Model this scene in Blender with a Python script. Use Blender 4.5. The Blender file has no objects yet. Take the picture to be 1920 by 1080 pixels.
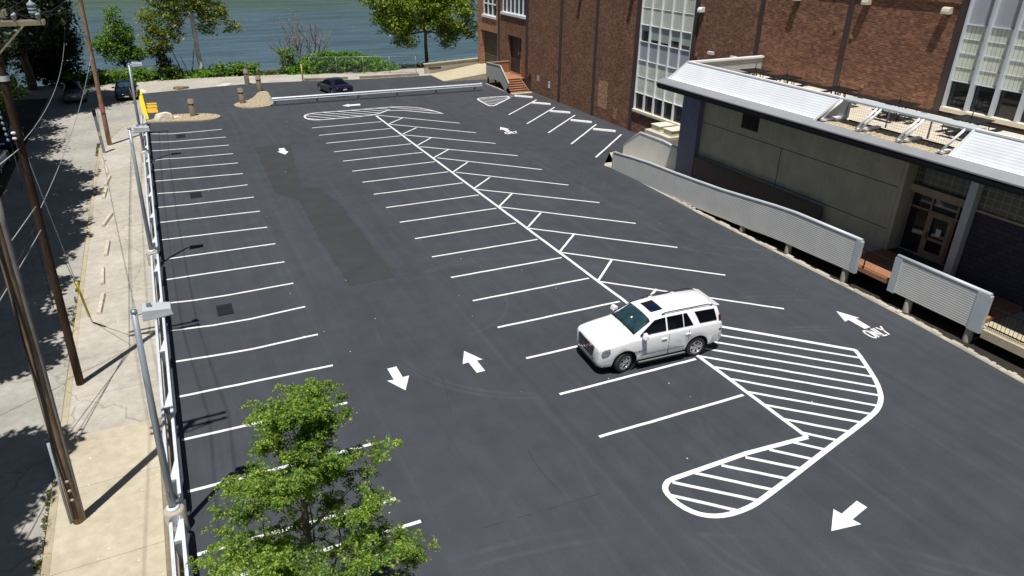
# Parking lot beside a river, photographed from a drone.
import bpy, bmesh, math, random
import numpy as np
from mathutils import Vector, Matrix

# camera calibration (metres, Z up) and surveyed ground paint (x, y in metres)
CAM = {'f': 1314.9350465710445, 'loc': (0, 0, 13.969350145686514), 'R': [[0.8986585726433837, -0.43856595767590373, 0.008524704239652727], [0.19112503921420346, 0.4089756561827309, 0.8923060753100776], [0.39482146496856696, 0.800249219567081, -0.4513504152898861]]}
PAINT = {'left': [[(-1.428, 60.06), (-0.03, 59.434), (0.911, 59.367), (3.66, 59.314)], [(-1.524, 57.488), (-0.319, 57.028), (3.666, 56.739)], [(-1.531, 54.923), (-0.59, 54.723), (3.645, 54.282)], [(-1.479, 52.319), (-0.681, 52.401), (0.481, 52.127), (3.644, 51.846)], [(-1.541, 49.911), (3.669, 49.374)], [(-1.529, 47.429), (3.655, 46.798)], [(-1.412, 44.841), (-0.115, 44.564), (1.061, 44.401), (3.629, 44.332)], [(-1.478, 42.275), (0.164, 42.048), (3.663, 41.84)], [(-1.518, 39.73), (3.622, 39.272)], [(-1.516, 37.112), (3.62, 36.642)], [(-1.386, 34.474), (3.632, 34.2)], [(-1.459, 32.065), (3.655, 31.795)], [(-1.413, 29.606), (-0.45, 29.42), (0.926, 29.317), (3.616, 29.311)], [(-1.485, 27.096), (0.054, 26.835), (1.457, 26.747), (3.643, 26.872)], [(-1.419, 24.613), (-0.164, 24.459), (1.134, 24.339), (3.635, 24.372)], [(-1.458, 22.236), (3.648, 21.949)], [(-1.5, 19.768), (3.552, 19.499)], [(-1.49, 17.287), (3.682, 17.083)], [(-1.426, 14.797), (3.652, 14.537)]], 'centre': [[(10.178, 56.89), (15.823, 56.677)], [(10.178, 54.39), (15.823, 54.177)], [(10.178, 51.89), (15.823, 51.677)], [(10.178, 49.39), (15.823, 49.177)], [(10.178, 46.89), (15.823, 46.677)], [(10.178, 44.39), (15.823, 44.177)], [(10.178, 41.89), (15.823, 41.677)], [(10.178, 39.39), (15.823, 39.177)], [(10.178, 36.89), (15.823, 36.677)], [(10.178, 34.39), (15.823, 34.177)], [(10.178, 31.89), (15.823, 31.677)], [(10.178, 29.39), (15.823, 29.177)], [(10.178, 26.89), (15.823, 26.677)], [(10.178, 24.39), (15.823, 24.177)], [(10.178, 21.89), (15.823, 21.677)], [(10.178, 19.39), (15.823, 19.177)], [(10.178, 16.89), (15.823, 16.677)], [(10.178, 14.39), (15.823, 14.177)]], 'spine': [(15.981, 58.894), (16.05, 11.574)], 'right': [[(16.119, 59.047), (21.491, 53.562)], [(16.126, 55.557), (21.476, 50.165)], [(16.149, 51.838), (21.557, 46.705)], [(16.145, 48.181), (21.64, 43.13)], [(16.305, 44.968), (21.645, 39.564)], [(16.253, 41.378), (21.643, 36.046)], [(16.096, 37.686), (21.673, 32.513)], [(16.116, 34.282), (21.689, 28.89)], [(16.123, 30.699), (21.694, 25.303)], [(16.064, 27.265), (21.696, 21.781)], [(15.969, 23.781), (21.718, 18.194)]], 'tie': [[(16.113, 55.661), (17.806, 57.238)], [(16.131, 52.111), (17.766, 53.576)], [(16.063, 48.534), (17.805, 50.228)], [(16.069, 45.074), (17.817, 46.65)], [(16.063, 41.464), (17.832, 43.158)], [(16.103, 37.948), (17.826, 39.49)], [(16.098, 34.386), (17.736, 36.071)], [(16.141, 30.858), (17.779, 32.478)], [(16.096, 27.322), (17.934, 29.045)], [(16.085, 23.786), (17.887, 25.443)], [(15.996, 20.671), (17.959, 21.971)]], 'hatchout': [(15.962, 20.586), (21.653, 14.64), (21.701, 14.532), (21.101, 13.502), (20.616, 12.74), (20.121, 12.182), (19.796, 11.921), (19.414, 11.698), (18.959, 11.521), (17.901, 11.269), (16.619, 10.991), (15.402, 10.716), (14.038, 10.404), (12.79, 10.134), (12.412, 10.067), (12.01, 10.052), (11.514, 10.094), (11.116, 10.24), (10.807, 10.493), (10.603, 10.885), (10.548, 11.343), (10.596, 11.605), (10.726, 11.756), (10.897, 11.851), (11.105, 11.871), (11.839, 11.855), (13.784, 11.811), (16.047, 11.576)], 'hatchin': [[(16.063, 19.346), (21.403, 14.134)], [(16.071, 18.513), (21.089, 13.539)], [(16.074, 17.632), (20.801, 13.026)], [(16.078, 16.761), (20.388, 12.555)], [(16.099, 15.942), (20.012, 12.163)], [(16.108, 15.094), (19.467, 11.766)], [(16.054, 14.275), (18.894, 11.527)], [(16.052, 13.451), (18.216, 11.367)], [(16.039, 12.613), (17.481, 11.203)], [(16.051, 11.845), (16.794, 11.046)], [(15.439, 11.609), (16.099, 10.899)], [(14.535, 11.642), (15.417, 10.73)], [(13.629, 11.689), (14.765, 10.596)], [(12.736, 11.719), (14.1, 10.424)], [(11.797, 11.804), (13.375, 10.28)], [(10.982, 11.761), (12.706, 10.128)], [(10.602, 11.365), (11.939, 10.059)]], 'farout': [(16.052, 59.203), (14.204, 59.134), (11.798, 59.25), (10.995, 59.352), (10.475, 59.923), (10.355, 60.929), (10.646, 61.687), (11.473, 62.047), (14.492, 61.735), (17.891, 61.678), (19.2, 61.249), (20.171, 60.428), (20.819, 59.321), (21.173, 58.313), (21.519, 57.007), (17.879, 60.81)], 'triout': [(30.395, 61.578), (26.988, 58.491), (26.697, 58.308), (26.41, 58.434), (26.38, 58.822), (26.467, 61.143), (26.591, 61.591), (26.804, 61.836), (27.655, 61.976)], 'arrows': {'a1': [(13.613, 8.467), (14.31, 9.017), (14.37, 8.792), (15.149, 8.963), (15.201, 8.663), (14.466, 8.518), (14.535, 8.296)], 'a2': [(5.523, 19.346), (5.122, 20.168), (5.357, 20.125), (5.352, 20.895), (5.693, 20.902), (5.685, 20.148), (5.925, 20.155)], 'a3': [(8.304, 20.831), (8.695, 20.0), (8.472, 20.026), (8.472, 19.279), (8.15, 19.285), (8.145, 20.047), (7.912, 20.024)], 'a4': [(6.909, 50.112), (6.53, 51.069), (6.696, 51.083), (6.751, 51.867), (7.14, 51.874), (7.123, 51.023), (7.239, 50.749)], 'a5': [(14.299, 63.854), (15.008, 64.344), (14.939, 64.072), (15.977, 64.02), (15.856, 63.417), (14.901, 63.489), (14.815, 63.23)], 'a6': [(23.552, 17.111), (23.951, 16.281), (23.767, 16.313), (23.714, 15.553), (23.389, 15.558), (23.4, 16.358), (23.15, 16.304)]}, 'onlybox': [(23.091, 15.492), (24.154, 15.447), (24.015, 14.802), (23.06, 14.868)], 'onlytip': [(23.552, 17.111), (23.982, 51.03)], 'angled': [[(26.502, 54.664), (31.542, 59.091)], [(26.462, 51.15), (31.557, 55.615)], [(26.655, 47.848), (31.639, 52.171)], [(26.638, 44.257), (31.6, 48.664)], [(26.443, 40.524), (31.649, 45.074)]], 'patch': [(5.245, 52.779), (7.76, 52.749), (6.555, 42.602), (7.544, 41.928), (7.969, 38.316), (7.96, 32.722), (7.868, 27.984), (5.783, 27.949), (5.759, 33.742), (5.941, 40.235), (4.884, 42.063)], 'tree_shadow': 0}

PI = math.pi
rad = math.radians
SC = bpy.context.scene
COL = SC.collection
rng = np.random.default_rng(7)
random.seed(7)
SUN = Vector((-0.185, -0.25, 1.0)).normalized()

# ------------------------------------------------------------------ materials
MATS = {}
class NT:
    def __init__(s, name):
        s.m = bpy.data.materials.new(name); s.m.use_nodes = True
        s.t = s.m.node_tree; s.n = s.t.nodes; s.n.clear()
        s.out = s.n.new('ShaderNodeOutputMaterial')
    def add(s, typ, **kw):
        n = s.n.new(typ)
        for k, v in kw.items():
            if hasattr(n, k): setattr(n, k, v)
        return n
    def link(s, a, b): s.t.links.new(a, b)
    def pos(s):
        return s.add('ShaderNodeNewGeometry').outputs['Position']
    def noise(s, scale, detail=4, rough=.55, vec=None, dist=0):
        n = s.add('ShaderNodeTexNoise'); n.inputs['Scale'].default_value = scale
        n.inputs['Detail'].default_value = detail; n.inputs['Roughness'].default_value = rough
        n.inputs['Distortion'].default_value = dist
        s.link(vec if vec is not None else s.pos(), n.inputs['Vector']); return n.outputs['Fac']
    def ramp(s, fac, stops):
        r = s.add('ShaderNodeValToRGB'); e = r.color_ramp.elements
        while len(e) < len(stops): e.new(.5)
        for i, (p, c) in enumerate(stops):
            e[i].position = p; e[i].color = (*c, 1) if len(c) == 3 else c
        s.link(fac, r.inputs['Fac']); return r.outputs['Color']
    def mix(s, a, b, fac, blend='MIX'):
        m = s.add('ShaderNodeMix'); m.data_type = 'RGBA'; m.blend_type = blend
        for v, i in ((fac, 0), (a, 6), (b, 7)):
            if isinstance(v, (int, float)): m.inputs[i].default_value = v
            elif isinstance(v, tuple): m.inputs[i].default_value = (*v, 1)
            else: s.link(v, m.inputs[i])
        return m.outputs[2]
    def math(s, op, a, b=None):
        m = s.add('ShaderNodeMath'); m.operation = op
        for i, v in ((0, a), (1, b)):
            if v is None: continue
            if isinstance(v, (int, float)): m.inputs[i].default_value = v
            else: s.link(v, m.inputs[i])
        return m.outputs[0]
    def bsdf(s, color, rough=.7, metal=0, spec=.5, bump=None, bs=.3, bd=.02, coat=0):
        b = s.add('ShaderNodeBsdfPrincipled')
        if isinstance(color, tuple): b.inputs['Base Color'].default_value = (*color, 1)
        else: s.link(color, b.inputs['Base Color'])
        if isinstance(rough, (int, float)): b.inputs['Roughness'].default_value = rough
        else: s.link(rough, b.inputs['Roughness'])
        b.inputs['Metallic'].default_value = metal
        b.inputs['Specular IOR Level'].default_value = spec
        b.inputs['Coat Weight'].default_value = coat
        if bump is not None:
            u = s.add('ShaderNodeBump'); u.inputs['Strength'].default_value = bs; u.inputs['Distance'].default_value = bd
            s.link(bump, u.inputs['Height']); s.link(u.outputs[0], b.inputs['Normal'])
        s.link(b.outputs[0], s.out.inputs[0]); return b

def simple(name, col, rough=.6, metal=0, var=.12, scale=3, spec=.5, coat=0, bs=0, fine=0):
    t = NT(name)
    n = t.noise(scale, 5)
    lo = tuple(c*(1-var) for c in col); hi = tuple(min(1, c*(1+var)) for c in col)
    c = t.ramp(n, [(.3, lo), (.7, hi)])
    if fine:
        f = t.noise(fine, 2); c = t.mix(c, t.ramp(f, [(.3, (.6,)*3), (.7, (1.3,)*3)]), .6, 'MULTIPLY')
    t.bsdf(c, rough, metal, spec, t.noise(scale*12, 3) if bs else None, bs, .01, coat)
    MATS[name] = t.m; return t.m

def m_asphalt(name, base, tint=(1, 1.02, 1.08), streak=True):
    t = NT(name); P = t.pos()
    big = t.noise(.09, 4, .6); med = t.noise(.9, 5, .6); fine = t.noise(28, 3, .7); grit = t.noise(90, 2, .6)
    f = t.math('ADD', t.math('MULTIPLY', big, .5), t.math('MULTIPLY', med, .5))
    c = t.ramp(f, [(.32, tuple(base*.80*k for k in tint)), (.68, tuple(base*1.22*k for k in tint))])
    c = t.mix(c, t.ramp(fine, [(.30, (.72,)*3), (.70, (1.3,)*3)]), .7, 'MULTIPLY')
    c = t.mix(c, t.ramp(grit, [(.30, (.8,)*3), (.62, (1.12,)*3), (.78, (1.9,)*3)]), .7, 'MULTIPLY')
    if streak:
        # faint roller / tyre streaks along the lanes
        mp = t.add('ShaderNodeMapping'); mp.inputs['Scale'].default_value = (1.6, .06, 1); mp.inputs['Rotation'].default_value = (0, 0, rad(4))
        t.link(P, mp.inputs['Vector'])
        sn = t.noise(1.2, 4, .6, mp.outputs[0], .4)
        c = t.mix(c, t.ramp(sn, [(.38, (.90,)*3), (.62, (1.1,)*3)]), .55, 'MULTIPLY')
        # wide curved tyre arcs
        for cx, cy, R0, col in ((11, 9, 6.5, 1.07), (20, 40, 9, 1.05)):
            v = t.add('ShaderNodeVectorMath'); v.operation = 'DISTANCE'; t.link(P, v.inputs[0]); v.inputs[1].default_value = (cx, cy, 0)
            nz = t.math('MULTIPLY', t.noise(.35, 3), 2.2)
            d = t.math('ABSOLUTE', t.math('SUBTRACT', t.math('ADD', v.outputs['Value'], nz), R0+1.1))
            br = t.math('MULTIPLY', t.noise(1.5, 3), .16)
            d2 = t.math('ADD', d, br)
            c = t.mix(c, t.ramp(d2, [(.08, (col,)*3), (.26, (1,)*3)]), .75, 'MULTIPLY')
        # narrow arcs left by turning tyres, broken up along their length
        seg = t.ramp(t.noise(.22, 3, .6), [(.46, (0, 0, 0)), (.58, (1, 1, 1))])
        for cx, cy, R0 in ((8.9, 24.6, 2.7), (11.5, 22.5, 5.6), (11.5, 22.5, 5.85), (19.2, 10.6, 6.2), (19.2, 10.6, 6.45), (18.6, 11.4, 8.3), (18.6, 11.4, 8.65), (18.2, 11, 9.6), (3.5, -4, 15.5), (3.5, -4, 15.9), (30, 30, 8.2), (30, 30, 9.4), (27.5, 52, 6.5), (27.5, 52, 6.8)):
            v = t.add('ShaderNodeVectorMath'); v.operation = 'DISTANCE'; t.link(P, v.inputs[0]); v.inputs[1].default_value = (cx, cy, 0)
            d = t.math('ABSOLUTE', t.math('SUBTRACT', v.outputs['Value'], R0))
            k = t.mix((1, 1, 1), t.ramp(d, [(.03, (1.26, 1.25, 1.24)), (.11, (1, 1, 1))]), seg)
            c = t.mix(c, k, .8, 'MULTIPLY')
        ln = t.add('ShaderNodeMapping'); ln.inputs['Scale'].default_value = (2.6, .035, 1); t.link(P, ln.inputs['Vector'])
        c = t.mix(c, t.ramp(t.noise(1.1, 3, .5, ln.outputs[0], .2), [(.55, (1,)*3), (.66, (1.16,)*3)]), .6, 'MULTIPLY')
        # darker oily spots scattered in the stalls
        vo = t.add('ShaderNodeTexVoronoi'); vo.inputs['Scale'].default_value = .38; t.link(P, vo.inputs['Vector'])
        c = t.mix(c, t.ramp(vo.outputs['Distance'], [(.05, (.80,)*3), (.14, (1,)*3)]), .6, 'MULTIPLY')
    t.bsdf(c, .82, 0, .35, t.math('ADD', fine, grit), .35, .006)
    MATS[name] = t.m; return t.m

def m_concrete(name, col, dirt=.25, fine=50, joint=None, bs=.2, crack=True):
    t = NT(name); P = t.pos()
    a = t.noise(.35, 5, .6); b = t.noise(3.2, 5, .6); f = t.noise(fine, 3, .6)
    c = t.ramp(a, [(.3, tuple(k*(1-dirt) for k in col)), (.7, tuple(k*(1+dirt*.5) for k in col))])
    c = t.mix(c, t.ramp(b, [(.3, (.82, .80, .77)), (.65, (1.06,)*3)]), .8, 'MULTIPLY')
    c = t.mix(c, t.ramp(f, [(.3, (.8,)*3), (.7, (1.16,)*3)]), .8, 'MULTIPLY')
    if crack:
        v = t.add('ShaderNodeTexVoronoi'); v.feature = 'DISTANCE_TO_EDGE'; v.inputs['Scale'].default_value = .22
        off = t.add('ShaderNodeVectorMath'); off.operation = 'ADD'; t.link(P, off.inputs[0])
        ns = t.add('ShaderNodeTexNoise'); ns.inputs['Scale'].default_value = 1.1; t.link(P, ns.inputs['Vector']); t.link(ns.outputs['Color'], off.inputs[1])
        t.link(off.outputs[0], v.inputs['Vector'])
        c = t.mix(c, t.ramp(v.outputs['Distance'], [(.0, (.45, .42, .38)), (.008, (1,)*3)]), .6, 'MULTIPLY')
    if joint:
        br = t.add('ShaderNodeTexBrick'); br.offset = 0; br.inputs['Scale'].default_value = 1
        br.inputs['Brick Width'].default_value = joint[0]; br.inputs['Row Height'].default_value = joint[1]; br.inputs['Mortar Size'].default_value = .012
        br.inputs['Color1'].default_value = (1, 1, 1, 1); br.inputs['Color2'].default_value = (.95, .95, .94, 1); br.inputs['Mortar'].default_value = (.5, .47, .42, 1)
        t.link(P, br.inputs['Vector']); c = t.mix(c, br.outputs[0], .8, 'MULTIPLY')
    t.bsdf(c, .85, 0, .3, f, bs, .006)
    MATS[name] = t.m; return t.m

def yz(t):
    s = t.add('ShaderNodeSeparateXYZ'); t.link(t.pos(), s.inputs[0]); c = t.add('ShaderNodeCombineXYZ')
    t.link(t.math('ADD', s.outputs[0], s.outputs[1]), c.inputs[0]); t.link(s.outputs[2], c.inputs[1]); return c.outputs[0]

def m_brick(name, c1, c2, mort, w=.215, h=.078, msz=.011, blot=True):
    t = NT(name); V = yz(t)
    br = t.add('ShaderNodeTexBrick'); br.inputs['Scale'].default_value = 1
    br.inputs['Brick Width'].default_value = w; br.inputs['Row Height'].default_value = h
    br.inputs['Mortar Size'].default_value = msz; br.inputs['Mortar Smooth'].default_value = .1; br.inputs['Bias'].default_value = 0
    for k, v in (('Color1', c1), ('Color2', c2), ('Mortar', mort)): br.inputs[k].default_value = (*v, 1)
    t.link(V, br.inputs['Vector']); c = br.outputs[0]
    if blot:
        mp = t.add('ShaderNodeMapping'); mp.inputs['Scale'].default_value = (4.6, 12.8, 1); t.link(V, mp.inputs['Vector'])
        wn = t.add('ShaderNodeTexWhiteNoise'); wn.noise_dimensions = '2D'
        fl = t.add('ShaderNodeVectorMath'); fl.operation = 'FLOOR'; t.link(mp.outputs[0], fl.inputs[0]); t.link(fl.outputs[0], wn.inputs['Vector'])
        c = t.mix(c, t.ramp(wn.outputs['Value'], [(.0, (.5, .48, .5)), (.35, (.85, .82, .82)), (.75, (1.12, 1.08, 1.0)), (1, (1.7, 1.55, 1.3))]), .7, 'MULTIPLY')
        c = t.mix(c, t.ramp(t.noise(.55, 5, .65), [(.3, (.78, .75, .77)), (.7, (1.15, 1.12, 1.08))]), .8, 'MULTIPLY')
        c = t.mix(c, t.ramp(t.noise(3.5, 4, .6), [(.3, (.75,)*3), (.7, (1.2,)*3)]), .7, 'MULTIPLY')
        c = t.mix(c, t.ramp(t.noise(1.3, 6, .75), [(.70, (0, 0, 0)), (.82, (.16, .14, .12))]), 1.0, 'ADD')
    t.bsdf(c, .9, 0, .2, br.outputs['Fac'], -.35, .008)
    MATS[name] = t.m; return t.m

def m_grid(name, col, line, w, h, lw, rot=None, rough=.35):
    t = NT(name); V = yz(t)
    br = t.add('ShaderNodeTexBrick'); br.offset = 0; br.inputs['Scale'].default_value = 1
    br.inputs['Brick Width'].default_value = w; br.inputs['Row Height'].default_value = h; br.inputs['Mortar Size'].default_value = lw
    for k, v in (('Color1', col), ('Color2', tuple(c*.93 for c in col)), ('Mortar', line)): br.inputs[k].default_value = (*v, 1)
    t.link(V, br.inputs['Vector'])
    c = t.mix(br.outputs[0], t.ramp(t.noise(1.6, 4), [(.3, (.88, .9, .86)), (.7, (1.05,)*3)]), .8, 'MULTIPLY')
    t.bsdf(c, rough, 0, .5); MATS[name] = t.m; return t.m

def m_leaf(name, dark, mid, light, trans=.42, patch=.9):
    t = NT(name); g = t.add('ShaderNodeNewGeometry')
    c = t.ramp(g.outputs['Random Per Island'], [(.0, dark), (.5, mid), (.95, light)])
    c = t.mix(c, t.ramp(t.noise(patch, 3), [(.3, (.62, .66, .6)), (.7, (1.25, 1.2, 1.0))]), .85, 'MULTIPLY')
    d = t.add('ShaderNodeBsdfPrincipled'); d.inputs['Roughness'].default_value = .5; d.inputs['Specular IOR Level'].default_value = .35
    t.link(c, d.inputs['Base Color'])
    tr = t.add('ShaderNodeBsdfTranslucent'); t.link(t.mix(c, (1.3, 1.5, .5), 1., 'MULTIPLY'), tr.inputs[0])
    mx = t.add('ShaderNodeMixShader'); mx.inputs[0].default_value = trans
    t.link(d.outputs[0], mx.inputs[1]); t.link(tr.outputs[0], mx.inputs[2]); t.link(mx.outputs[0], t.out.inputs[0])
    MATS[name] = t.m; return t.m

def m_wood(name, c1, c2, scale=1.0, axis='Z'):
    t = NT(name); mp = t.add('ShaderNodeMapping')
    mp.inputs['Scale'].default_value = {'Z': (22, 22, .9), 'Y': (22, .9, 22), 'X': (.9, 22, 22)}[axis]
    t.link(t.pos(), mp.inputs['Vector'])
    n = t.noise(2.2*scale, 6, .65, mp.outputs[0]); c = t.ramp(n, [(.28, c1), (.5, tuple((a+b)/2 for a, b in zip(c1, c2))), (.72, c2)])
    c = t.mix(c, t.ramp(t.noise(1.1, 4, .6), [(.3, (.65,)*3), (.7, (1.2,)*3)]), .8, 'MULTIPLY')
    t.bsdf(c, .85, 0, .2, n, .6, .01); MATS[name] = t.m; return t.m

def m_corr(name, col, dark, pitch=.085, rough=.45, axis=2):
    # horizontally ribbed sheet: groove shade painted as a darker colour, plus a slight bump
    t = NT(name); s = t.add('ShaderNodeSeparateXYZ'); t.link(t.pos(), s.inputs[0])
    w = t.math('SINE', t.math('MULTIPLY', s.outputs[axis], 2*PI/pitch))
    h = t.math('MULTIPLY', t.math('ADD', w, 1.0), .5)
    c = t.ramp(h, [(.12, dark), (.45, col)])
    c = t.mix(c, t.ramp(t.noise(1.2, 4), [(.3, (.88,)*3), (.7, (1.06,)*3)]), .7, 'MULTIPLY')
    t.bsdf(c, rough, .0, .5, h, .15, .01); MATS[name] = t.m; return t.m

m_asphalt('fresh_asphalt', .051, (.93, 1.035, 1.23))
m_asphalt('dark_patch_asphalt', .043, (.97, 1.01, 1.10), False)
m_concrete('old_road_surface', (.40, .385, .35), .22, 40)
m_concrete('sidewalk_concrete', (.49, .46, .405), .2, 45, (50, 2.6))
m_concrete('new_sidewalk_concrete', (.55, .49, .38), .12, 60, (50, 3.1), crack=False)
m_concrete('kerb_concrete', (.46, .40, .28), .3, 30)
m_concrete('river_path', (.46, .43, .38), .2, 25)
m_concrete('ramp_slab', (.52, .46, .33), .1, 40, None, crack=False)
m_concrete('pale_concrete', (.50, .46, .38), .2, 40, None, crack=False)
m_concrete('deck_pavers', (.70, .63, .52), .12, 30, (.61, .61), crack=False)
m_concrete('gravel_dirt', (.28, .23, .16), .4, 18, None, .8, crack=False)
m_concrete('shaded_pit_gravel', (.035, .03, .024), .4, 14, None, .8, crack=False)  # shade under the deck is put into this near-black gravel colour
def m_paint():
    t = NT('road_paint')
    c = t.ramp(t.noise(2.2, 5, .65), [(.30, (.66, .66, .655)), (.52, (.82, .82, .82))])
    c = t.mix(c, t.ramp(t.noise(26, 3, .7), [(.32, (.74, .74, .75)), (.50, (1,)*3)]), .7, 'MULTIPLY')
    c = t.mix(c, (.16, .165, .18), t.ramp(t.noise(9, 5, .75), [(.66, (0, 0, 0)), (.74, (.75,)*3)]))
    t.bsdf(c, .65, 0, .3, t.noise(60, 3), .25, .004); MATS['road_paint'] = t.m
m_paint()
simple('yellow_paint', (.80, .62, .03), .55, 0, .08, 5, fine=25)
simple('orange_yellow_paint', (.72, .42, .03), .55, 0, .12, 5, fine=25)
simple('stop_concrete', (.85, .84, .80), .7, 0, .1, 5, fine=30)
simple('old_stop_concrete', (.56, .51, .40), .85, 0, .25, 5, fine=30)
simple('galvanized', (.74, .78, .83), .4, .15, .10, 4)
simple('galvanized_dark', (.28, .31, .34), .45, .5, .15, 4)
simple('pole_grey', (.33, .38, .43), .4, .3, .08, 2)
simple('lamp_grey', (.52, .56, .60), .45, .1, .05, 2)
simple('conduit_grey', (.20, .195, .185), .6, .1, .2, 3)
simple('white_metal', (.90, .90, .91), .4, .0, .04, 2)
simple('black_metal', (.012, .013, .016), .45, .3, .2, 3)
simple('dark_metal', (.03, .03, .036), .5, .3, .2, 3)
simple('flashing_grey', (.42, .43, .45), .35, .4, .06, 1)
simple('white_frame', (.82, .84, .86), .4, 0, .06, 2)
simple('grey_frame', (.60, .64, .71), .4, .1, .06, 2)
simple('sill_cream', (.74, .68, .55), .7, 0, .08, 2)
simple('spandrel', (.40, .43, .48), .35, 0, .04, 1)
simple('blind_fabric', (.36, .44, .40), .6, 0, .05, 1)
simple('pilaster_paint', (.065, .045, .045), .55, 0, .15, 2)
simple('dark_rust_door', (.055, .035, .03), .55, 0, .2, 2)
simple('tan_board', (.30, .21, .10), .7, 0, .15, 3)
simple('roll_door', (.10, .085, .06), .6, 0, .15, 3)
simple('beige_housing', (.58, .56, .44), .5, 0, .08, 3)
simple('blue_column', (.15, .16, .26), .6, 0, .12, 2, fine=20)
simple('door_frame_tan', (.28, .21, .15), .5, 0, .1, 2)
simple('beam_tan', (.36, .29, .20), .8, 0, .15, 2)
simple('paper_white', (.75, .75, .75), .7, 0, .05, 4)
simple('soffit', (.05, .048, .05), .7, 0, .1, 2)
simple('tyre_rubber', (.022, .022, .023), .75, 0, .15, 8)
simple('alloy', (.62, .62, .63), .25, .8, .05, 4)
simple('car_white', (.90, .905, .91), .22, 0, .01, 1, coat=1)
simple('car_black', (.006, .008, .016), .15, 0, .05, 1, coat=1)
simple('car_navy', (.010, .010, .035), .15, 0, .05, 1, coat=1)
simple('car_silver', (.18, .20, .22), .25, .5, .05, 1, coat=1)
simple('car_blue', (.03, .05, .16), .2, .3, .05, 1, coat=1)
simple('plastic_black', (.015, .015, .016), .5, 0, .1, 5)
simple('chrome', (.7, .7, .72), .12, 1, .02, 2)
simple('lens_clear', (.36, .38, .41), .08, .4, .5, 14)
simple('lens_red', (.09, .008, .01), .15, 0, .1, 20)
simple('seat_tan', (.30, .25, .19), .8, 0, .1, 5)
simple('rock_pale', (.72, .64, .52), .9, 0, .25, 3, bs=.6)
simple('rock_brown', (.22, .15, .09), .9, 0, .4, 4, bs=.6)
simple('pebble', (.52, .44, .31), .85, 0, .35, 9)
simple('sign_red', (.55, .18, .16), .6, 0, .3, 25)
simple('emblem_red', (.10, .03, .03), .4, 0, .1, 20)
simple('sign_yellow', (.60, .52, .22), .6, 0, .1, 8)
simple('cable_black', (.02, .02, .022), .6)
simple('cable_grey', (.40, .42, .43), .5, .3)
simple('porcelain', (.34, .40, .44), .35)
simple('litter', (.7, .68, .62), .8)
simple('ground_soil', (.05, .055, .03), .95, 0, .4, 1.2, fine=8)
simple('far_bank_green', (.035, .06, .018), .9, 0, .5, .08, fine=.6)
m_brick('red_brick', (.275, .112, .062), (.165, .074, .048), (.28, .215, .165))
m_brick('bright_brick', (.46, .20, .11), (.30, .12, .07), (.40, .32, .25))
m_brick('glazed_dark_brick', (.060, .062, .090), (.048, .048, .07), (.02, .02, .025), .4, .2, .01, False)
m_brick('patch_brick', (.58, .33, .18), (.44, .24, .13), (.35, .28, .2))
m_grid('translucent_panel', (.76, .80, .70), (.36, .38, .34), .19, 1.16, .012)
m_grid('glass_block', (.10, .105, .085), (.24, .22, .17), .31, .31, .022, rough=.15)
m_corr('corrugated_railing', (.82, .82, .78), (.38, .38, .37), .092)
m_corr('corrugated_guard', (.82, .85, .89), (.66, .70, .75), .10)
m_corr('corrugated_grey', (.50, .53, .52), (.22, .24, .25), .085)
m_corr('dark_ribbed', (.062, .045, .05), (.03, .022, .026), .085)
m_wood('weathered_pole', (.10, .065, .042), (.40, .29, .19))
m_wood('orange_pole', (.17, .095, .05), (.60, .40, .24))
m_wood('dark_pole', (.022, .014, .011), (.10, .062, .042))
m_wood('grey_timber', (.22, .19, .13), (.46, .40, .29))
m_wood('bollard_wood', (.13, .105, .07), (.33, .27, .19))
m_wood('deck_brick_red', (.30, .13, .07), (.46, .23, .13), 1, 'Y')
m_wood('bark', (.07, .055, .04), (.20, .16, .12))
m_wood('pale_bark', (.42, .41, .37), (.80, .78, .72))
m_wood('dead_bark', (.16, .14, .12), (.40, .37, .34))
m_leaf('leaf_locust', (.05, .13, .025), (.15, .28, .05), (.45, .54, .10), .45, .9)
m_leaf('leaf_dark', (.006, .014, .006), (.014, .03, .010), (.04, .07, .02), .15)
m_leaf('leaf_mid', (.04, .11, .024), (.12, .23, .045), (.30, .42, .08))
m_leaf('leaf_yellow', (.06, .11, .02), (.17, .23, .04), (.46, .42, .08))
m_leaf('leaf_bright', (.045, .13, .016), (.12, .28, .035), (.28, .45, .06))
m_leaf('leaf_sycamore', (.06, .12, .018), (.20, .29, .04), (.50, .54, .08))
m_leaf('leaf_weed', (.05, .07, .015), (.12, .14, .03), (.26, .22, .07))

def m_glass(name, col, rough=.06, spec=.6):
    t = NT(name); t.bsdf(col, rough, 0, spec); MATS[name] = t.m
m_glass('dark_glass', (.012, .015, .02))
m_glass('car_glass', (.004, .005, .007), .05, .35)
def m_windshield():
    t = NT('windshield_glass'); c = t.ramp(t.noise(2.6, 4, .6), [(.35, (.014, .036, .045)), (.65, (.03, .07, .08))]); t.bsdf(c, .05, 0, .8); MATS['windshield_glass'] = t.m
m_windshield()
m_glass('sunroof_glass', (.004, .010, .03), .04, .8)

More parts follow.
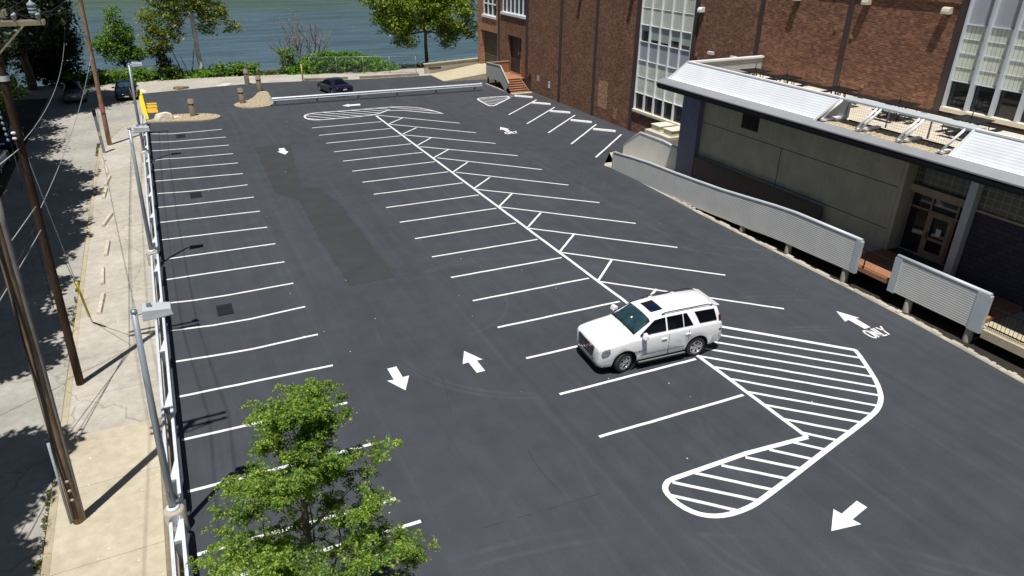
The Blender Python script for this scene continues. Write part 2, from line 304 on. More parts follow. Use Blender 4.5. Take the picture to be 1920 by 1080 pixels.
def m_stained():   # board-formed concrete with joints, tie holes, runs
    t = NT('cast_wall'); V = yz(t)
    c = t.ramp(t.noise(.8, 5, .6), [(.3, (.39, .375, .295)), (.7, (.50, .48, .38))])
    mp = t.add('ShaderNodeMapping'); mp.inputs['Scale'].default_value = (3, .25, 1); t.link(V, mp.inputs['Vector'])
    c = t.mix(c, t.ramp(t.noise(1.4, 5, .6, mp.outputs[0]), [(.3, (.88, .88, .84)), (.7, (1.08,)*3)]), .8, 'MULTIPLY')
    v = t.add('ShaderNodeTexVoronoi'); v.inputs['Scale'].default_value = 2.0; t.link(V, v.inputs['Vector'])
    c = t.mix(c, t.ramp(v.outputs['Distance'], [(.045, (.35, .33, .28)), (.09, (1,)*3)]), .8, 'MULTIPLY')
    t.bsdf(c, .85, 0, .3, t.noise(30, 3), .2, .01); MATS['cast_wall'] = t.m
m_stained()

def m_water():
    t = NT('river_water'); P = t.pos()
    mp = t.add('ShaderNodeMapping'); mp.inputs['Scale'].default_value = (.55, 1.5, 1); mp.inputs['Rotation'].default_value = (0, 0, rad(-4)); t.link(P, mp.inputs['Vector'])
    n1 = t.noise(.9, 5, .62, mp.outputs[0], .3); n2 = t.noise(.16, 4, .6, mp.outputs[0], .5); n3 = t.noise(3.5, 3, .6, mp.outputs[0])
    h = t.math('ADD', t.math('ADD', t.math('MULTIPLY', n1, .8), t.math('MULTIPLY', n2, 1.2)), t.math('MULTIPLY', n3, .25))
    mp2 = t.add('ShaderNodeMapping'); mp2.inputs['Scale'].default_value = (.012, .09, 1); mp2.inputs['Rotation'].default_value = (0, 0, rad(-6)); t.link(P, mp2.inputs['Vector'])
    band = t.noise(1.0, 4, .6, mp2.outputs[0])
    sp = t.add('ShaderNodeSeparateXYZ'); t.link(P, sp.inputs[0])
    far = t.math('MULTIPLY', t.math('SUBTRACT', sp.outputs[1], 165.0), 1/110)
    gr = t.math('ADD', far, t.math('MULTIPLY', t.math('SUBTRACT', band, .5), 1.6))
    # far-bank green reflection painted into the colour far out, bluer by the bank
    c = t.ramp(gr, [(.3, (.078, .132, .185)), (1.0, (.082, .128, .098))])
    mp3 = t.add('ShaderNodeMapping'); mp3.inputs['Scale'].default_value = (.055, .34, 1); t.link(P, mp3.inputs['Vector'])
    c = t.mix(c, t.ramp(t.noise(.9, 6, .72, mp3.outputs[0], .4), [(.34, (.62,)*3), (.5, (.97,)*3), (.66, (1.4,)*3)]), .9, 'MULTIPLY')  # light and dark of the ripples painted as streaks in the colour
    b = t.bsdf(c, .12, 0, .5, h, 1.0, .35); b.inputs['IOR'].default_value = 1.33
    MATS['river_water'] = t.m
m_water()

# ------------------------------------------------------------------ objects
def tag(o, label=None, cat=None, group=None, kind=None):
    if label: o['label'] = label
    if cat: o['category'] = cat
    if group: o['group'] = group
    if kind: o['kind'] = kind
    return o
def thing(name, loc, label, cat, group=None, rz=0):
    o = bpy.data.objects.new(name, None); COL.objects.link(o)
    o.location = loc; o.rotation_euler = (0, 0, rz); o.empty_display_size = .3
    return tag(o, label, cat, group)
def dup(root, loc, rz=None, label=None):
    r = root.copy(); COL.objects.link(r); r.location = loc
    if rz is not None: r.rotation_euler = (0, 0, rz)
    if label: r['label'] = label
    def rec(src, dst):
        for ch in list(src.children):
            c = ch.copy(); COL.objects.link(c); c.parent = dst; c.matrix_parent_inverse = ch.matrix_parent_inverse.copy(); rec(ch, c)
    rec(root, r); return r

def rotz(p, a): return (p[0]*math.cos(a)-p[1]*math.sin(a), p[0]*math.sin(a)+p[1]*math.cos(a), p[2])
class MB:
    def __init__(s): s.v = []; s.f = []; s.sm = []
    def add(s, vs, fs, smooth=False):
        b = len(s.v); s.v += [tuple(map(float, p)) for p in vs]
        s.f += [tuple(i+b for i in f) for f in fs]; s.sm += [smooth]*len(fs); return s
    def box(s, x0, x1, y0, y1, z0, z1):
        return s.add([(x0, y0, z0), (x1, y0, z0), (x1, y1, z0), (x0, y1, z0), (x0, y0, z1), (x1, y0, z1), (x1, y1, z1), (x0, y1, z1)],
                     [(0, 3, 2, 1), (4, 5, 6, 7), (0, 1, 5, 4), (1, 2, 6, 5), (2, 3, 7, 6), (3, 0, 4, 7)])
    def hull8(s, b, t):   # two 4-corner loops
        return s.add(list(b)+list(t), [(0, 3, 2, 1), (4, 5, 6, 7), (0, 1, 5, 4), (1, 2, 6, 5), (2, 3, 7, 6), (3, 0, 4, 7)])
    def bar(s, a, b, w, h=None, up=(0, 0, 1)):
        h = h or w; a = Vector(a); b = Vector(b); d = (b-a).normalized(); u = Vector(up)
        if abs(d.dot(u)) > .98: u = Vector((1, 0, 0))
        r = d.cross(u).normalized()*w/2; u = r.cross(d).normalized()*h/2
        c = [-r-u, r-u, r+u, -r+u]
        return s.hull8([a+k for k in c], [b+k for k in c])
    def prism(s, poly, z0, z1, top=True):
        n = len(poly); s.add([(x, y, z0) for x, y in poly]+[(x, y, z1) for x, y in poly],
              [tuple(range(n, 2*n)), tuple(reversed(range(n)))]+[(i, (i+1) % n, n+(i+1) % n, n+i) for i in range(n)]); return s
    def prism_x(s, poly, x0, x1):   # poly in (y,z)
        n = len(poly); return s.add([(x0, y, z) for y, z in poly]+[(x1, y, z) for y, z in poly],
              [tuple(range(n)), tuple(reversed(range(n, 2*n)))]+[(i, n+i, n+(i+1) % n, (i+1) % n) for i in range(n)])
    def prism_y(s, poly, y0, y1):   # poly in (x,z)
        n = len(poly); return s.add([(x, y0, z) for x, z in poly]+[(x, y1, z) for x, z in poly],
              [tuple(range(n)), tuple(reversed(range(n, 2*n)))]+[(i, n+i, n+(i+1) % n, (i+1) % n) for i in range(n)])
    def tube(s, pts, rs, n=10, cap=True, smooth=True):
        pts = [Vector(p) for p in pts]
        if isinstance(rs, (int, float)): rs = [rs]*len(pts)
        vs = []; fs = []; pr = None
        for i, p in enumerate(pts):
            d = (pts[min(i+1, len(pts)-1)]-pts[max(i-1, 0)]).normalized()
            if pr is None:
                pr = d.cross(Vector((0, 1, 0)) if abs(d.y) < .9 else Vector((1, 0, 0))).normalized()
            pr = (pr-d*pr.dot(d)).normalized(); q = d.cross(pr)
            for k in range(n):
                a = 2*PI*k/n; vs.append(p+(pr*math.cos(a)+q*math.sin(a))*rs[i])
        for i in range(len(pts)-1):
            for k in range(n):
                fs.append((i*n+k, i*n+(k+1) % n, (i+1)*n+(k+1) % n, (i+1)*n+k))
        s.add(vs, fs, smooth)
        if cap:
            b = len(s.v)-len(vs); m = len(pts)-1
            s.f += [tuple(b+k for k in reversed(range(n))), tuple(b+m*n+k for k in range(n))]; s.sm += [False, False]
        return s
    def lathe(s, prof, c=(0, 0, 0), n=20, axis='Z', smooth=True):
        vs = []; fs = []
        for r, h in prof:
            for k in range(n):
                a = 2*PI*k/n; p = (r*math.cos(a), r*math.sin(a), h)
                if axis == 'Y': p = (p[0], p[2], p[1])
                if axis == 'X': p = (p[2], p[0], p[1])
                vs.append((p[0]+c[0], p[1]+c[1], p[2]+c[2]))
        for i in range(len(prof)-1):
            for k in range(n): fs.append((i*n+k, i*n+(k+1) % n, (i+1)*n+(k+1) % n, (i+1)*n+k))
        return s.add(vs, fs, smooth)
    def build(s, name, m, parent=None, world=False, bevel=0, wn=False):
        vs = s.v
        if world and parent is not None:
            o = Vector((0, 0, 0)); q = parent
            while q is not None: o += Vector(q.location); q = q.parent
            vs = [(x-o.x, y-o.y, z-o.z) for x, y, z in vs]
        me = bpy.data.meshes.new(name); me.from_pydata(vs, [], s.f)
        me.polygons.foreach_set('use_smooth', s.sm); me.materials.append(MATS[m]); me.update()
        ob = bpy.data.objects.new(name, me); COL.objects.link(ob)
        if parent is not None: ob.parent = parent
        bm = bmesh.new(); bm.from_mesh(me); bmesh.ops.recalc_face_normals(bm, faces=bm.faces); bm.to_mesh(me); bm.free()
        if bevel:
            b = ob.modifiers.new('edge', 'BEVEL'); b.width = bevel; b.segments = 2; b.limit_method = 'ANGLE'; b.angle_limit = rad(35)
        return ob
def struct(name, mb, m, **k): return tag(mb.build(name, m, **k), kind='structure')

def sheet(poly, z):
    return MB().add([(x, y, z) for x, y in poly], [tuple(range(len(poly)))])
def strip(mb, pts, w, z, closed=False, jit=0):
    if not closed and w < .16:
        q = [tuple(pts[0])]
        for i in range(1, len(pts)):
            (xa, ya), (xb, yb) = pts[i-1], pts[i]; L_ = math.hypot(xb-xa, yb-ya); k = max(1, int(L_/.45))
            for j in range(1, k+1):
                t_ = j/k; o = 0 if j == k else random.gauss(0, .0045); q.append((xa+(xb-xa)*t_-(yb-ya)/max(L_, .01)*o, ya+(yb-ya)*t_+(xb-xa)/max(L_, .01)*o))
        pts = q
    P = [Vector((p[0], p[1])) for p in pts]; n = len(P); L = []; Rr = []
    for i in range(n):
        a = P[i-1] if (i > 0 or closed) else None; b = P[(i+1) % n] if (i < n-1 or closed) else None
        d1 = (P[i]-a).normalized() if a is not None else None; d2 = (b-P[i]).normalized() if b is not None else None
        d = (d1+d2).normalized() if (d1 and d2) else (d1 or d2)
        nn = Vector((-d.y, d.x)); k = 1
        if d1 and d2: k = min(1.6, 1/max(.3, nn.dot(Vector((-d2.y, d2.x)))))
        L.append(P[i]+nn*w/2*k); Rr.append(P[i]-nn*w/2*k)
    vs = [(p.x, p.y, z) for p in L]+[(p.x, p.y, z) for p in Rr]
    m = n if closed else n-1
    mb.add(vs, [(i, n+i, n+(i+1) % n, (i+1) % n) for i in range(m)])

def smooth_poly(pts, it=2, closed=False):
    P = [Vector((p[0], p[1])) for p in pts]
    for _ in range(it):
        Q = []
        n = len(P); rngi = range(n if closed else n-1)
        if not closed: Q.append(P[0])
        for i in rngi:
            a, b = P[i], P[(i+1) % n]
            Q += [a*.75+b*.25, a*.25+b*.75]
        if not closed: Q.append(P[-1])
        P = Q
    return [(p.x, p.y) for p in P]

def scan(poly, dirv, spacing, phase=0):
    d = Vector(dirv).normalized(); nrm = Vector((-d.y, d.x)); P = [Vector(p) for p in poly]
    ks = [p.dot(nrm) for p in P]; out = []; k = min(ks)+phase
    while k < max(ks):
        xs = []
        for i in range(len(P)):
            a, b = ks[i-1]-k, ks[i]-k
            if a*b < 0: q = P[i-1].lerp(P[i], a/(a-b)); xs.append((q.dot(d), q))
        xs.sort(key=lambda t: t[0])
        for i in range(0, len(xs)-1, 2): out.append([tuple(xs[i][1]), tuple(xs[i+1][1])])
        k += spacing
    return out

# ------------------------------------------------------------------ camera, light, world
cam = bpy.data.cameras.new('camera'); co = bpy.data.objects.new('camera', cam); COL.objects.link(co); SC.camera = co
r_, u_, f_ = (Vector(v) for v in CAM['R'])
co.matrix_world = Matrix(((r_.x, u_.x, -f_.x, 0), (r_.y, u_.y, -f_.y, 0), (r_.z, u_.z, -f_.z, CAM['loc'][2]), (0, 0, 0, 1)))
cam.sensor_width = 36; cam.lens = CAM['f']/1920*36; cam.clip_start = .2; cam.clip_end = 4000
w = bpy.data.worlds.new('World'); SC.world = w; w.use_nodes = True
wn = w.node_tree.nodes; bg = wn['Background']; sky = wn.new('ShaderNodeTexSky'); sky.sky_type = 'NISHITA'; sky.sun_disc = False
sky.sun_elevation = math.asin(SUN.z); sky.sun_rotation = math.atan2(SUN.x, SUN.y); sky.air_density = 1.0; sky.dust_density = .6
w.node_tree.links.new(sky.outputs[0], bg.inputs[0]); bg.inputs[1].default_value = .042
sl = bpy.data.lights.new('sun', 'SUN'); sl.energy = 5.0; sl.angle = rad(.53); sl.color = (1, .965, .91)
so = bpy.data.objects.new('sun', sl); COL.objects.link(so); so.rotation_euler = SUN.to_track_quat('Z', 'Y').to_euler(); so.location = (0, 0, 60)
SC.view_settings.view_transform = 'Standard'; SC.view_settings.look = 'None'; SC.view_settings.exposure = 0; SC.view_settings.gamma = 1

# ------------------------------------------------------------------ ground, river
BANK = [(-200, 86), (-30, 85), (-5, 84.6), (10, 83.4), (20, 82.4), (33, 80.8), (60, 79.5), (300, 70)]
g = MB(); n = len(BANK)
g.add([(x, -300, -.012) for x, y in BANK]+[(x, y, -.012) for x, y in BANK]+[(x, y+9, -6.6) for x, y in BANK],
      [(i, i+1, n+i+1, n+i) for i in range(n-1)]+[(n+i, n+i+1, 2*n+i+1, 2*n+i) for i in range(n-1)])
struct('ground', g, 'ground_soil')
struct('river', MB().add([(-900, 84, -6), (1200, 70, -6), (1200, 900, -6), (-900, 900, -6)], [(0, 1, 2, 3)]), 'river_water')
# far wooded bank, seen only through its reflection on the river
fb = MB(); N = 90; M = 6; vs = []
for j in range(M):
    for i in range(N):
        x = -900+i*2100/(N-1); y = 372+j*22+8*math.sin(i*.7); z = [-6.5, 6, 13, 22, 34, 40][j]+random.uniform(-3, 3)*(j > 0)
        vs.append((x, y, z))
fb.add(vs, [(j*N+i, j*N+i+1, (j+1)*N+i+1, (j+1)*N+i) for j in range(M-1) for i in range(N-1)], True)
struct('far_riverbank', fb, 'far_bank_green')

# parking lot asphalt
LOT = [(-1.72, -30), (60, -30), (60, 6), (25.1, 6), (25.45, 12.34), (25.69, 15.42), (25.78, 18.14), (25.8, 23.33), (25.84, 28.67), (26.0, 31.34), (26.17, 36.6), (26.4, 38.6), (28.4, 40.8), (30.0, 41.8), (32.93, 41.8), (32.93, 62.2), (30.2, 67.9), (31.6, 70.2), (26.8, 71), (26.8, 75), (25.77, 75.12), (18.6, 75.84), (13.5, 77.0), (8.83, 77.8), (4.7, 77.5), (-1.96, 76.7), (-1.75, 64.3)]
struct('parking_lot', sheet(LOT, 0), 'fresh_asphalt')
pp = []
for i in range(len(PAINT['patch'])):
    (xa, ya), (xb, yb) = PAINT['patch'][i-1], PAINT['patch'][i]
    for k in range(24):
        t0 = k/24; pp.append((xa+(xb-xa)*t0+random.gauss(0, .035), ya+(yb-ya)*t0+random.gauss(0, .05)))
struct('asphalt_patch', sheet(pp, .0035), 'dark_patch_asphalt')
# street, pavement, kerb
struct('street', sheet([(-9.6, -30), (-4.9, -30), (-4.9, 49), (-4.85, 56), (-4.3, 60), (-3.3, 63.2), (-1.76, 64.2), (-1.97, 76.7), (-2.2, 79), (-9.6, 80.5)], -.006), 'old_road_surface')
struct('pavement', MB().prism([(-4.66, 21.2), (-2.12, 21.1), (-1.74, 21.1), (-1.74, 63.9), (-2.2, 63.85), (-3.3, 62.8), (-4.0, 59.7), (-4.6, 56), (-4.68, 50)], -.02, .11), 'sidewalk_concrete')
struct('new_pavement', MB().prism([(-4.66, -10), (-2.12, -10), (-2.12, 21.1), (-4.66, 21.2)], -.02, .115), 'new_sidewalk_concrete')
struct('verge_strip', MB().prism([(-2.12, -10), (-1.74, -10), (-1.74, 21.1), (-2.12, 21.1)], -.02, .09), 'gravel_dirt')
kb = [(-4.66, -10), (-4.66, 21.2), (-4.68, 50), (-4.6, 56), (-4.0, 59.7), (-3.3, 62.8), (-2.2, 63.85)]
ko = [(-2.26, 64.05), (-3.45, 63.0), (-4.17, 59.8), (-4.78, 56), (-4.84, 50), (-4.84, 21.2), (-4.84, -10)]
struct('kerb', MB().prism(kb+ko, -.02, .125), 'kerb_concrete')
struct('side_verge', sheet([(-60, -30), (-9.6, -30), (-9.6, 80.5), (-60, 84)], -.004), 'ground_soil')
struct('river_path', sheet([(-30, 80.8), (-1.97, 76.7), (4.7, 77.5), (8.83, 77.8), (13.5, 77.0), (18.6, 75.84), (25.77, 75.12), (26.8, 75), (33, 77), (33, 79), (28, 79.5), (21.4, 80.7), (14.4, 81.5), (9.4, 82.2), (3.6, 83.3), (-1, 83.4), (-5, 84.1), (-30, 84.5)], -.003), 'river_path')
struct('gravel_pit', sheet([(25.3, -30), (25.25, 6), (25.45, 10.5), (25.6, 12.34), (25.8, 15.42), (25.9, 18.14), (25.92, 23.33), (25.95, 28.67), (26.1, 31.34), (26.25, 36.6), (28.6, 39.2), (30, 41.7), (40, 41.7), (40, -30)], -.008), 'shaded_pit_gravel')
e = MB(); edge = [(25.2, 2), (25.3, 10.48), (25.46, 12.34), (25.69, 15.42), (25.78, 18.14), (25.8, 23.33), (25.84, 28.67), (26.0, 31.34), (26.17, 36.6)]
for i in range(len(edge)-1):
    (xa, ya), (xb, yb) = edge[i], edge[i+1]; ns = 14
    for k in range(ns):
        t0, t1 = k/ns, (k+1)/ns; j0 = random.uniform(.10, .24); z = random.uniform(.03, .09)
        x0, y0 = xa+(xb-xa)*t0, ya+(yb-ya)*t0; x1, y1 = xa+(xb-xa)*t1, ya+(yb-ya)*t1
        e.hull8([(x0-.05, y0, -.01), (x0+j0, y0, -.01), (x1+j0, y1, -.01), (x1-.05, y1, -.01)], [(x0, y0, z), (x0+j0, y0, z), (x1+j0, y1, z), (x1, y1, z)])
struct('broken_lot_edge', e, 'pale_concrete')

# ------------------------------------------------------------------ paint
Z1 = .004; Z2 = .006; Z3 = .008
b = MB()
for l in PAINT['left']: strip(b, l, .115, Z1)
for l in ([(-1.53, 13.7), (4.0, 13.45)], [(-1.5, 11.2), (4.0, 10.95)], [(-1.5, 8.7), (4.0, 8.45)]): strip(b, l, .115, Z1)
struct('left_stall_lines', b, 'road_paint')
b = MB()
for l in PAINT['centre']: strip(b, l, .115, Z1)
struct('centre_stall_lines', b, 'road_paint')
b = MB(); strip(b, PAINT['spine'], .15, Z2); struct('centre_spine_line', b, 'road_paint')
b = MB()
for l in PAINT['right']: strip(b, l, .115, Z1)
struct('angled_stall_lines', b, 'road_paint')
b = MB()
for l in PAINT['tie']: strip(b, l, .115, Z3)
struct('short_tie_lines', b, 'road_paint')
b = MB(); strip(b, smooth_poly(PAINT['hatchout'][:11], 1)+smooth_poly(PAINT['hatchout'][11:24], 1)+PAINT['hatchout'][24:], .17, Z3); struct('island_outline_marking', b, 'road_paint')
b = MB()
for l in PAINT['hatchin']: strip(b, l, .115, Z1)
struct('island_hatch_marking', b, 'road_paint')
RD = (.705, -.705)
for nm, poly, sp, ph in (('far_hatched_marking', PAINT['farout'], .78, .3), ('triangle_hatched_marking', PAINT['triout'], .62, .4)):
    b = MB(); strip(b, smooth_poly(poly, 1, True), .15, Z3, True)
    for l in scan(poly, RD, sp, ph): strip(b, l, .12, Z1)
    struct(nm, b, 'road_paint')
b = MB()
for k, a in PAINT['arrows'].items():
    m = sum(p[0] for p in a)/len(a)
    b.add([(x, y, Z1) for x, y in a], [tuple(range(len(a)))])
d = (PAINT['onlytip'][1][0]-PAINT['onlytip'][0][0], PAINT['onlytip'][1][1]-PAINT['onlytip'][0][1])
a6 = PAINT['arrows']['a6']; b.add([(x+d[0], y+d[1], Z1) for x, y in a6], [tuple(range(len(a6)))])
struct('arrow_markings', b, 'road_paint')
b = MB()
tl, tr, br_, bl = [Vector(p) for p in PAINT['onlybox']]
def letter_pt(u_, v_): q = bl.lerp(br_, u_).lerp(tl.lerp(tr, u_), v_); return (q.x, q.y)
ONLY = [[(.13+.10*math.cos(a*PI/8)*(1.15 if a % 4 else 1), .5+.46*math.sin(a*PI/8)) for a in range(17)], [(.31, .02), (.31, .98)], [(.31, .96), (.49, .04)], [(.49, .02), (.49, .98)], [(.60, .98), (.60, .05), (.77, .05)], [(.74, .98), (.87, .52)], [(1.0, .98), (.87, .52), (.87, .02)]]
for q in ONLY:
    P_ = [letter_pt(*k) for k in q]; strip(b, P_, .078, Z2); strip(b, [(x+d[0], y+d[1]) for x, y in P_], .10, Z2)
struct('only_lettering', b, 'road_paint')
b = MB()
for l in PAINT['angled']: strip(b, l, .13, Z1)
struct('wall_side_stall_lines', b, 'road_paint')
b = MB(); b.prism([(-2.12, 77.1), (-1.78, 77.1), (-1.40, 64.7), (-1.76, 64.7)], 0, .14); struct('yellow_kerb', b, 'yellow_paint')
b = MB()
for y0, y1 in ((67.6, 69.5), (69.75, 70.9), (71.15, 71.9)):
    b.add([(-1.42, y0+.1, Z1), (-.62, y0, Z1), (-.70, y1, Z1), (-1.52, y1+.1, Z1)], [(0, 1, 2, 3)])
struct('yellow_box_marking', b, 'orange_yellow_paint')

b = MB()
for l in ([(6.84, 22.82), (6.9, 21.62), (6.98, 20.57), (6.93, 19.38), (6.69, 18.45), (6.46, 17.48)], [(7.87, 27.98), (10.82, 27.55), (12.74, 26.97)], [(5.38, 12.52), (6.98, 12.39), (8.87, 12.28)], [(7.91, 15.02), (7.78, 13.89), (7.92, 12.73)]):
    q = smooth_poly(l, 2)
    for k in range(len(q)-1):
        if random.random() < .88: strip(b, [q[k], q[k+1]], .035, .0025)
struct('asphalt_seam', b, 'dark_patch_asphalt')
# islands
def island(name, pts):
    P = smooth_poly(pts, 2, True)
    struct(name+'_kerb', MB().prism(P, -.01, .10), 'kerb_concrete')
    c = Vector((sum(p[0] for p in P)/len(P), sum(p[1] for p in P)/len(P)))
    I = [(c.x+(x-c.x)*.93, c.y+(y-c.y)*.88) for x, y in P]
    struct(name+'_bed', sheet(I, .105), 'gravel_dirt')
    pb = MB(); mn = [min(p[k] for p in I) for k in (0, 1)]; mx = [max(p[k] for p in I) for k in (0, 1)]
    def inside(x, y):
        r = False; j = len(I)-1
        for i in range(len(I)):
            if (I[i][1] > y) != (I[j][1] > y) and x < (I[j][0]-I[i][0])*(y-I[i][1])/(I[j][1]-I[i][1])+I[i][0]: r = not r
            j = i
        return r
    for _ in range(2600):
        x = random.uniform(mn[0], mx[0]); y = random.uniform(mn[1], mx[1])
        if not inside(x, y): continue
        r = random.uniform(.03, .09); a = random.uniform(0, PI)
        p = [(x+r*math.cos(a+k*PI/2)*random.uniform(.7, 1.3), y+r*math.sin(a+k*PI/2)*random.uniform(.7, 1.2)) for k in range(4)]
        q = [(x+(u-x)*.6, y+(v-y)*.6, .105+r*.7) for u, v in p]; b4 = len(pb.v)
        pb.add([(u, v, .10) for u, v in p]+q, [(4, 5, 6, 7), (0, 1, 5, 4), (1, 2, 6, 5), (2, 3, 7, 6), (3, 0, 4, 7)])
    o = pb.build(name+'_pebbles', 'pebble'); tag(o, 'loose tan river pebbles filling the '+('long low island by the yellow kerb' if 'long' in name else 'pointed island at the guardrail end'), 'pebbles', None, 'stuff')
island('long_island', [(-1.8, 63.75), (.8, 63.2), (2.6, 62.6), (3.7, 62.9), (4.15, 63.9), (3.4, 64.9), (2.0, 65.5), (.6, 65.8), (-.6, 65.3), (-1.7, 64.2)])
island('pointed_island', [(5.5, 67.2), (5.6, 68.2), (6.8, 68.8), (7.6, 70.3), (8.4, 72.9), (9.2, 72.9), (9.05, 70), (8.9, 66.4), (7.6, 65.8), (6.2, 66.0)])

def rock(name, loc, sz, seed, mt, label, group=None):
    rr = random.Random(seed); bm = bmesh.new(); bmesh.ops.create_icosphere(bm, subdivisions=3, radius=1)
    dirs = [(Vector((rr.gauss(0, 1), rr.gauss(0, 1), rr.gauss(0, 1))).normalized(), rr.uniform(.55, .9)) for _ in range(14)]
    for v in bm.verts:
        p = v.co.copy()
        for dd, k in dirs:
            s = p.dot(dd)
            if s > k: p -= dd*(s-k)
        v.co = Vector((p.x*sz[0], p.y*sz[1], max(-.2, p.z)*sz[2]))*(1+rr.uniform(-.02, .02))
    me = bpy.data.meshes.new(name); bm.to_mesh(me); bm.free(); me.materials.append(MATS[mt])
    o = bpy.data.objects.new(name, me); COL.objects.link(o); o.location = loc; o.rotation_euler = (0, 0, rr.uniform(-.3, .3)); return tag(o, label, 'rock', group)
rock('boulder', (-.25, 64.0, .15), (.85, .5, .66), 3, 'rock_pale', 'large white boulder on the pebble island beside the yellow kerb')
rock('boulder', (.72, 64.4, .12), (.42, .25, .16), 5, 'rock_pale', 'flat pale stone lying between the large boulder and the wooden bollard')
rock('boulder', (1.7, 77.7, .05), (.85, .4, .30), 8, 'rock_brown', 'long brown rock with pale top at the far edge of the asphalt')
rock('boulder', (5.9, 78.1, 0), (1.0, .6, .16), 9, 'rock_pale', 'low flat pale rock on the river path left of the tall bollard')
rock('boulder', (-4.4, 76.9, 0), (.55, .4, .26), 11, 'rock_pale', 'pale rock beside the left side of the black parked car')
rock('boulder', (-1.7, 77.6, 0), (.6, .4, .28), 12, 'rock_pale', 'pale rock at the far end of the yellow kerb')

# drains
gd = MB(); gd.box(-.33, .33, -.03, .0, .0, .012); gd.v = []; gd.f = []; gd.sm = []
def drain(loc, w_, d_, label):
    t = thing('drain_grate', loc, label, 'drain', 'storm drain grates between the left stalls')
    MB().box(-w_/2, w_/2, -d_/2, d_/2, .001, .006).build('frame', 'black_metal', t)
    m = MB()
    for i in range(9):
        x = -w_/2+.03+i*(w_-.06)/8; m.box(x-.02, x+.02, -d_/2+.03, d_/2-.03, .008, .018)
    for y in (-d_/6, d_/6): m.box(-w_/2, w_/2, y-.02, y+.02, .0085, .019)
    m.build('grate', 'dark_metal', t)
drain((.61, 28.0, 0), .62, 1.0, 'nearest square storm drain grate, below the near utility pole shadow line')
drain((.63, 43.6, 0), .64, 1.1, 'middle storm drain grate between the left stall lines')
drain((.62, 58.4, 0), .66, 1.1, 'farthest storm drain grate beside the pebble island end')

# ------------------------------------------------------------------ main brick building
FX = 32.93
bld = thing('brick_building', (FX+6, 40, 0), 'long red brick industrial building with dark steel pilasters and white window bays', 'building')
def wall_x(X, y0, y1, z0, z1, holes, mb, depth=.3):
    ys = sorted({y0, y1, *[h[0] for h in holes], *[h[1] for h in holes]}); zs = sorted({z0, z1, *[h[2] for h in holes], *[h[3] for h in holes]})
    ys = [y for y in ys if y0 <= y <= y1]; zs = [z for z in zs if z0 <= z <= z1]
    for i in range(len(ys)-1):
        for j in range(len(zs)-1):
            cy, cz = (ys[i]+ys[i+1])/2, (zs[j]+zs[j+1])/2
            if any(h[0] < cy < h[1] and h[2] < cz < h[3] for h in holes): continue
            mb.add([(X, ys[i], zs[j]), (X, ys[i+1], zs[j]), (X, ys[i+1], zs[j+1]), (X, ys[i], zs[j+1])], [(0, 1, 2, 3)])
    for a, b_, c, d_ in holes:
        d_ = min(d_, z1)
        mb.add([(X, a, c), (X+depth, a, c), (X+depth, a, d_), (X, a, d_)], [(0, 1, 2, 3)])
        mb.add([(X, b_, c), (X+depth, b_, c), (X+depth, b_, d_), (X, b_, d_)], [(0, 1, 2, 3)])
        mb.add([(X, a, c), (X+depth, a, c), (X+depth, b_, c), (X, b_, c)], [(0, 1, 2, 3)])
        if d_ < z1: mb.add([(X, a, d_), (X+depth, a, d_), (X+depth, b_, d_), (X, b_, d_)], [(0, 1, 2, 3)])
TOP = 15
m = MB(); wall_x(FX, -12, 63.9, -.3, TOP, [(39.57, 45.5, 1.62, TOP), (9.6, 21.05, 6.67, TOP)], m)
m.add([(FX, -12, TOP), (FX, 75.95, TOP), (FX+22, 75.95, TOP), (FX+22, -12, TOP)], [(0, 1, 2, 3)])
m.add([(FX+22, -12, -.3), (FX+22, 75.95, -.3), (FX+22, 75.95, TOP), (FX+22, -12, TOP)], [(0, 1, 2, 3)])
m.add([(FX, -12, -.3), (FX+22, -12, -.3), (FX+22, -12, TOP), (FX, -12, TOP)], [(0, 1, 2, 3)])
m.build('wall', 'red_brick', bld, True)
m = MB(); wall_x(FX, 63.9, 70.4, -.3, TOP, [(64.2, 69.8, 6.6, 10.5), (65.15, 68.3, 1.08, 4.7)], m, .5); m.build('wall', 'red_brick', bld, True)
m = MB(); wall_x(FX, 70.4, 75.95, -.3, TOP, [(71.15, 74.6, 5.95, 9.6), (70.8, 75.1, .3, 4.5)], m, .5)
m.add([(FX, 75.95, -7), (FX+22, 75.95, -7), (FX+22, 75.95, TOP), (FX, 75.95, TOP)], [(0, 1, 2, 3)]); m.build('wall', 'bright_brick', bld, True)
for y, w_ in ((57.33, .40), (51.5, .38), (45.85, .45), (39.32, .42), (33.5, .32), (27.28, .30), (21.28, .36), (63.95, .5), (70.38, .35), (9.4, .4)):
    z0 = -.2
    MB().box(FX-.06, FX+.02, y-w_/2, y+w_/2, z0, TOP-.3).build('pilaster', 'pilaster_paint', bld, True)
MB().box(FX-.09, FX-.002, 21.47, 31.6, 11.33, TOP-.2).build('cornice', 'red_brick', bld, True)
MB().box(FX-.10, FX-.003, -12, 33.0, 6.3, 6.58).build('base_flashing', 'dark_metal', bld, True)
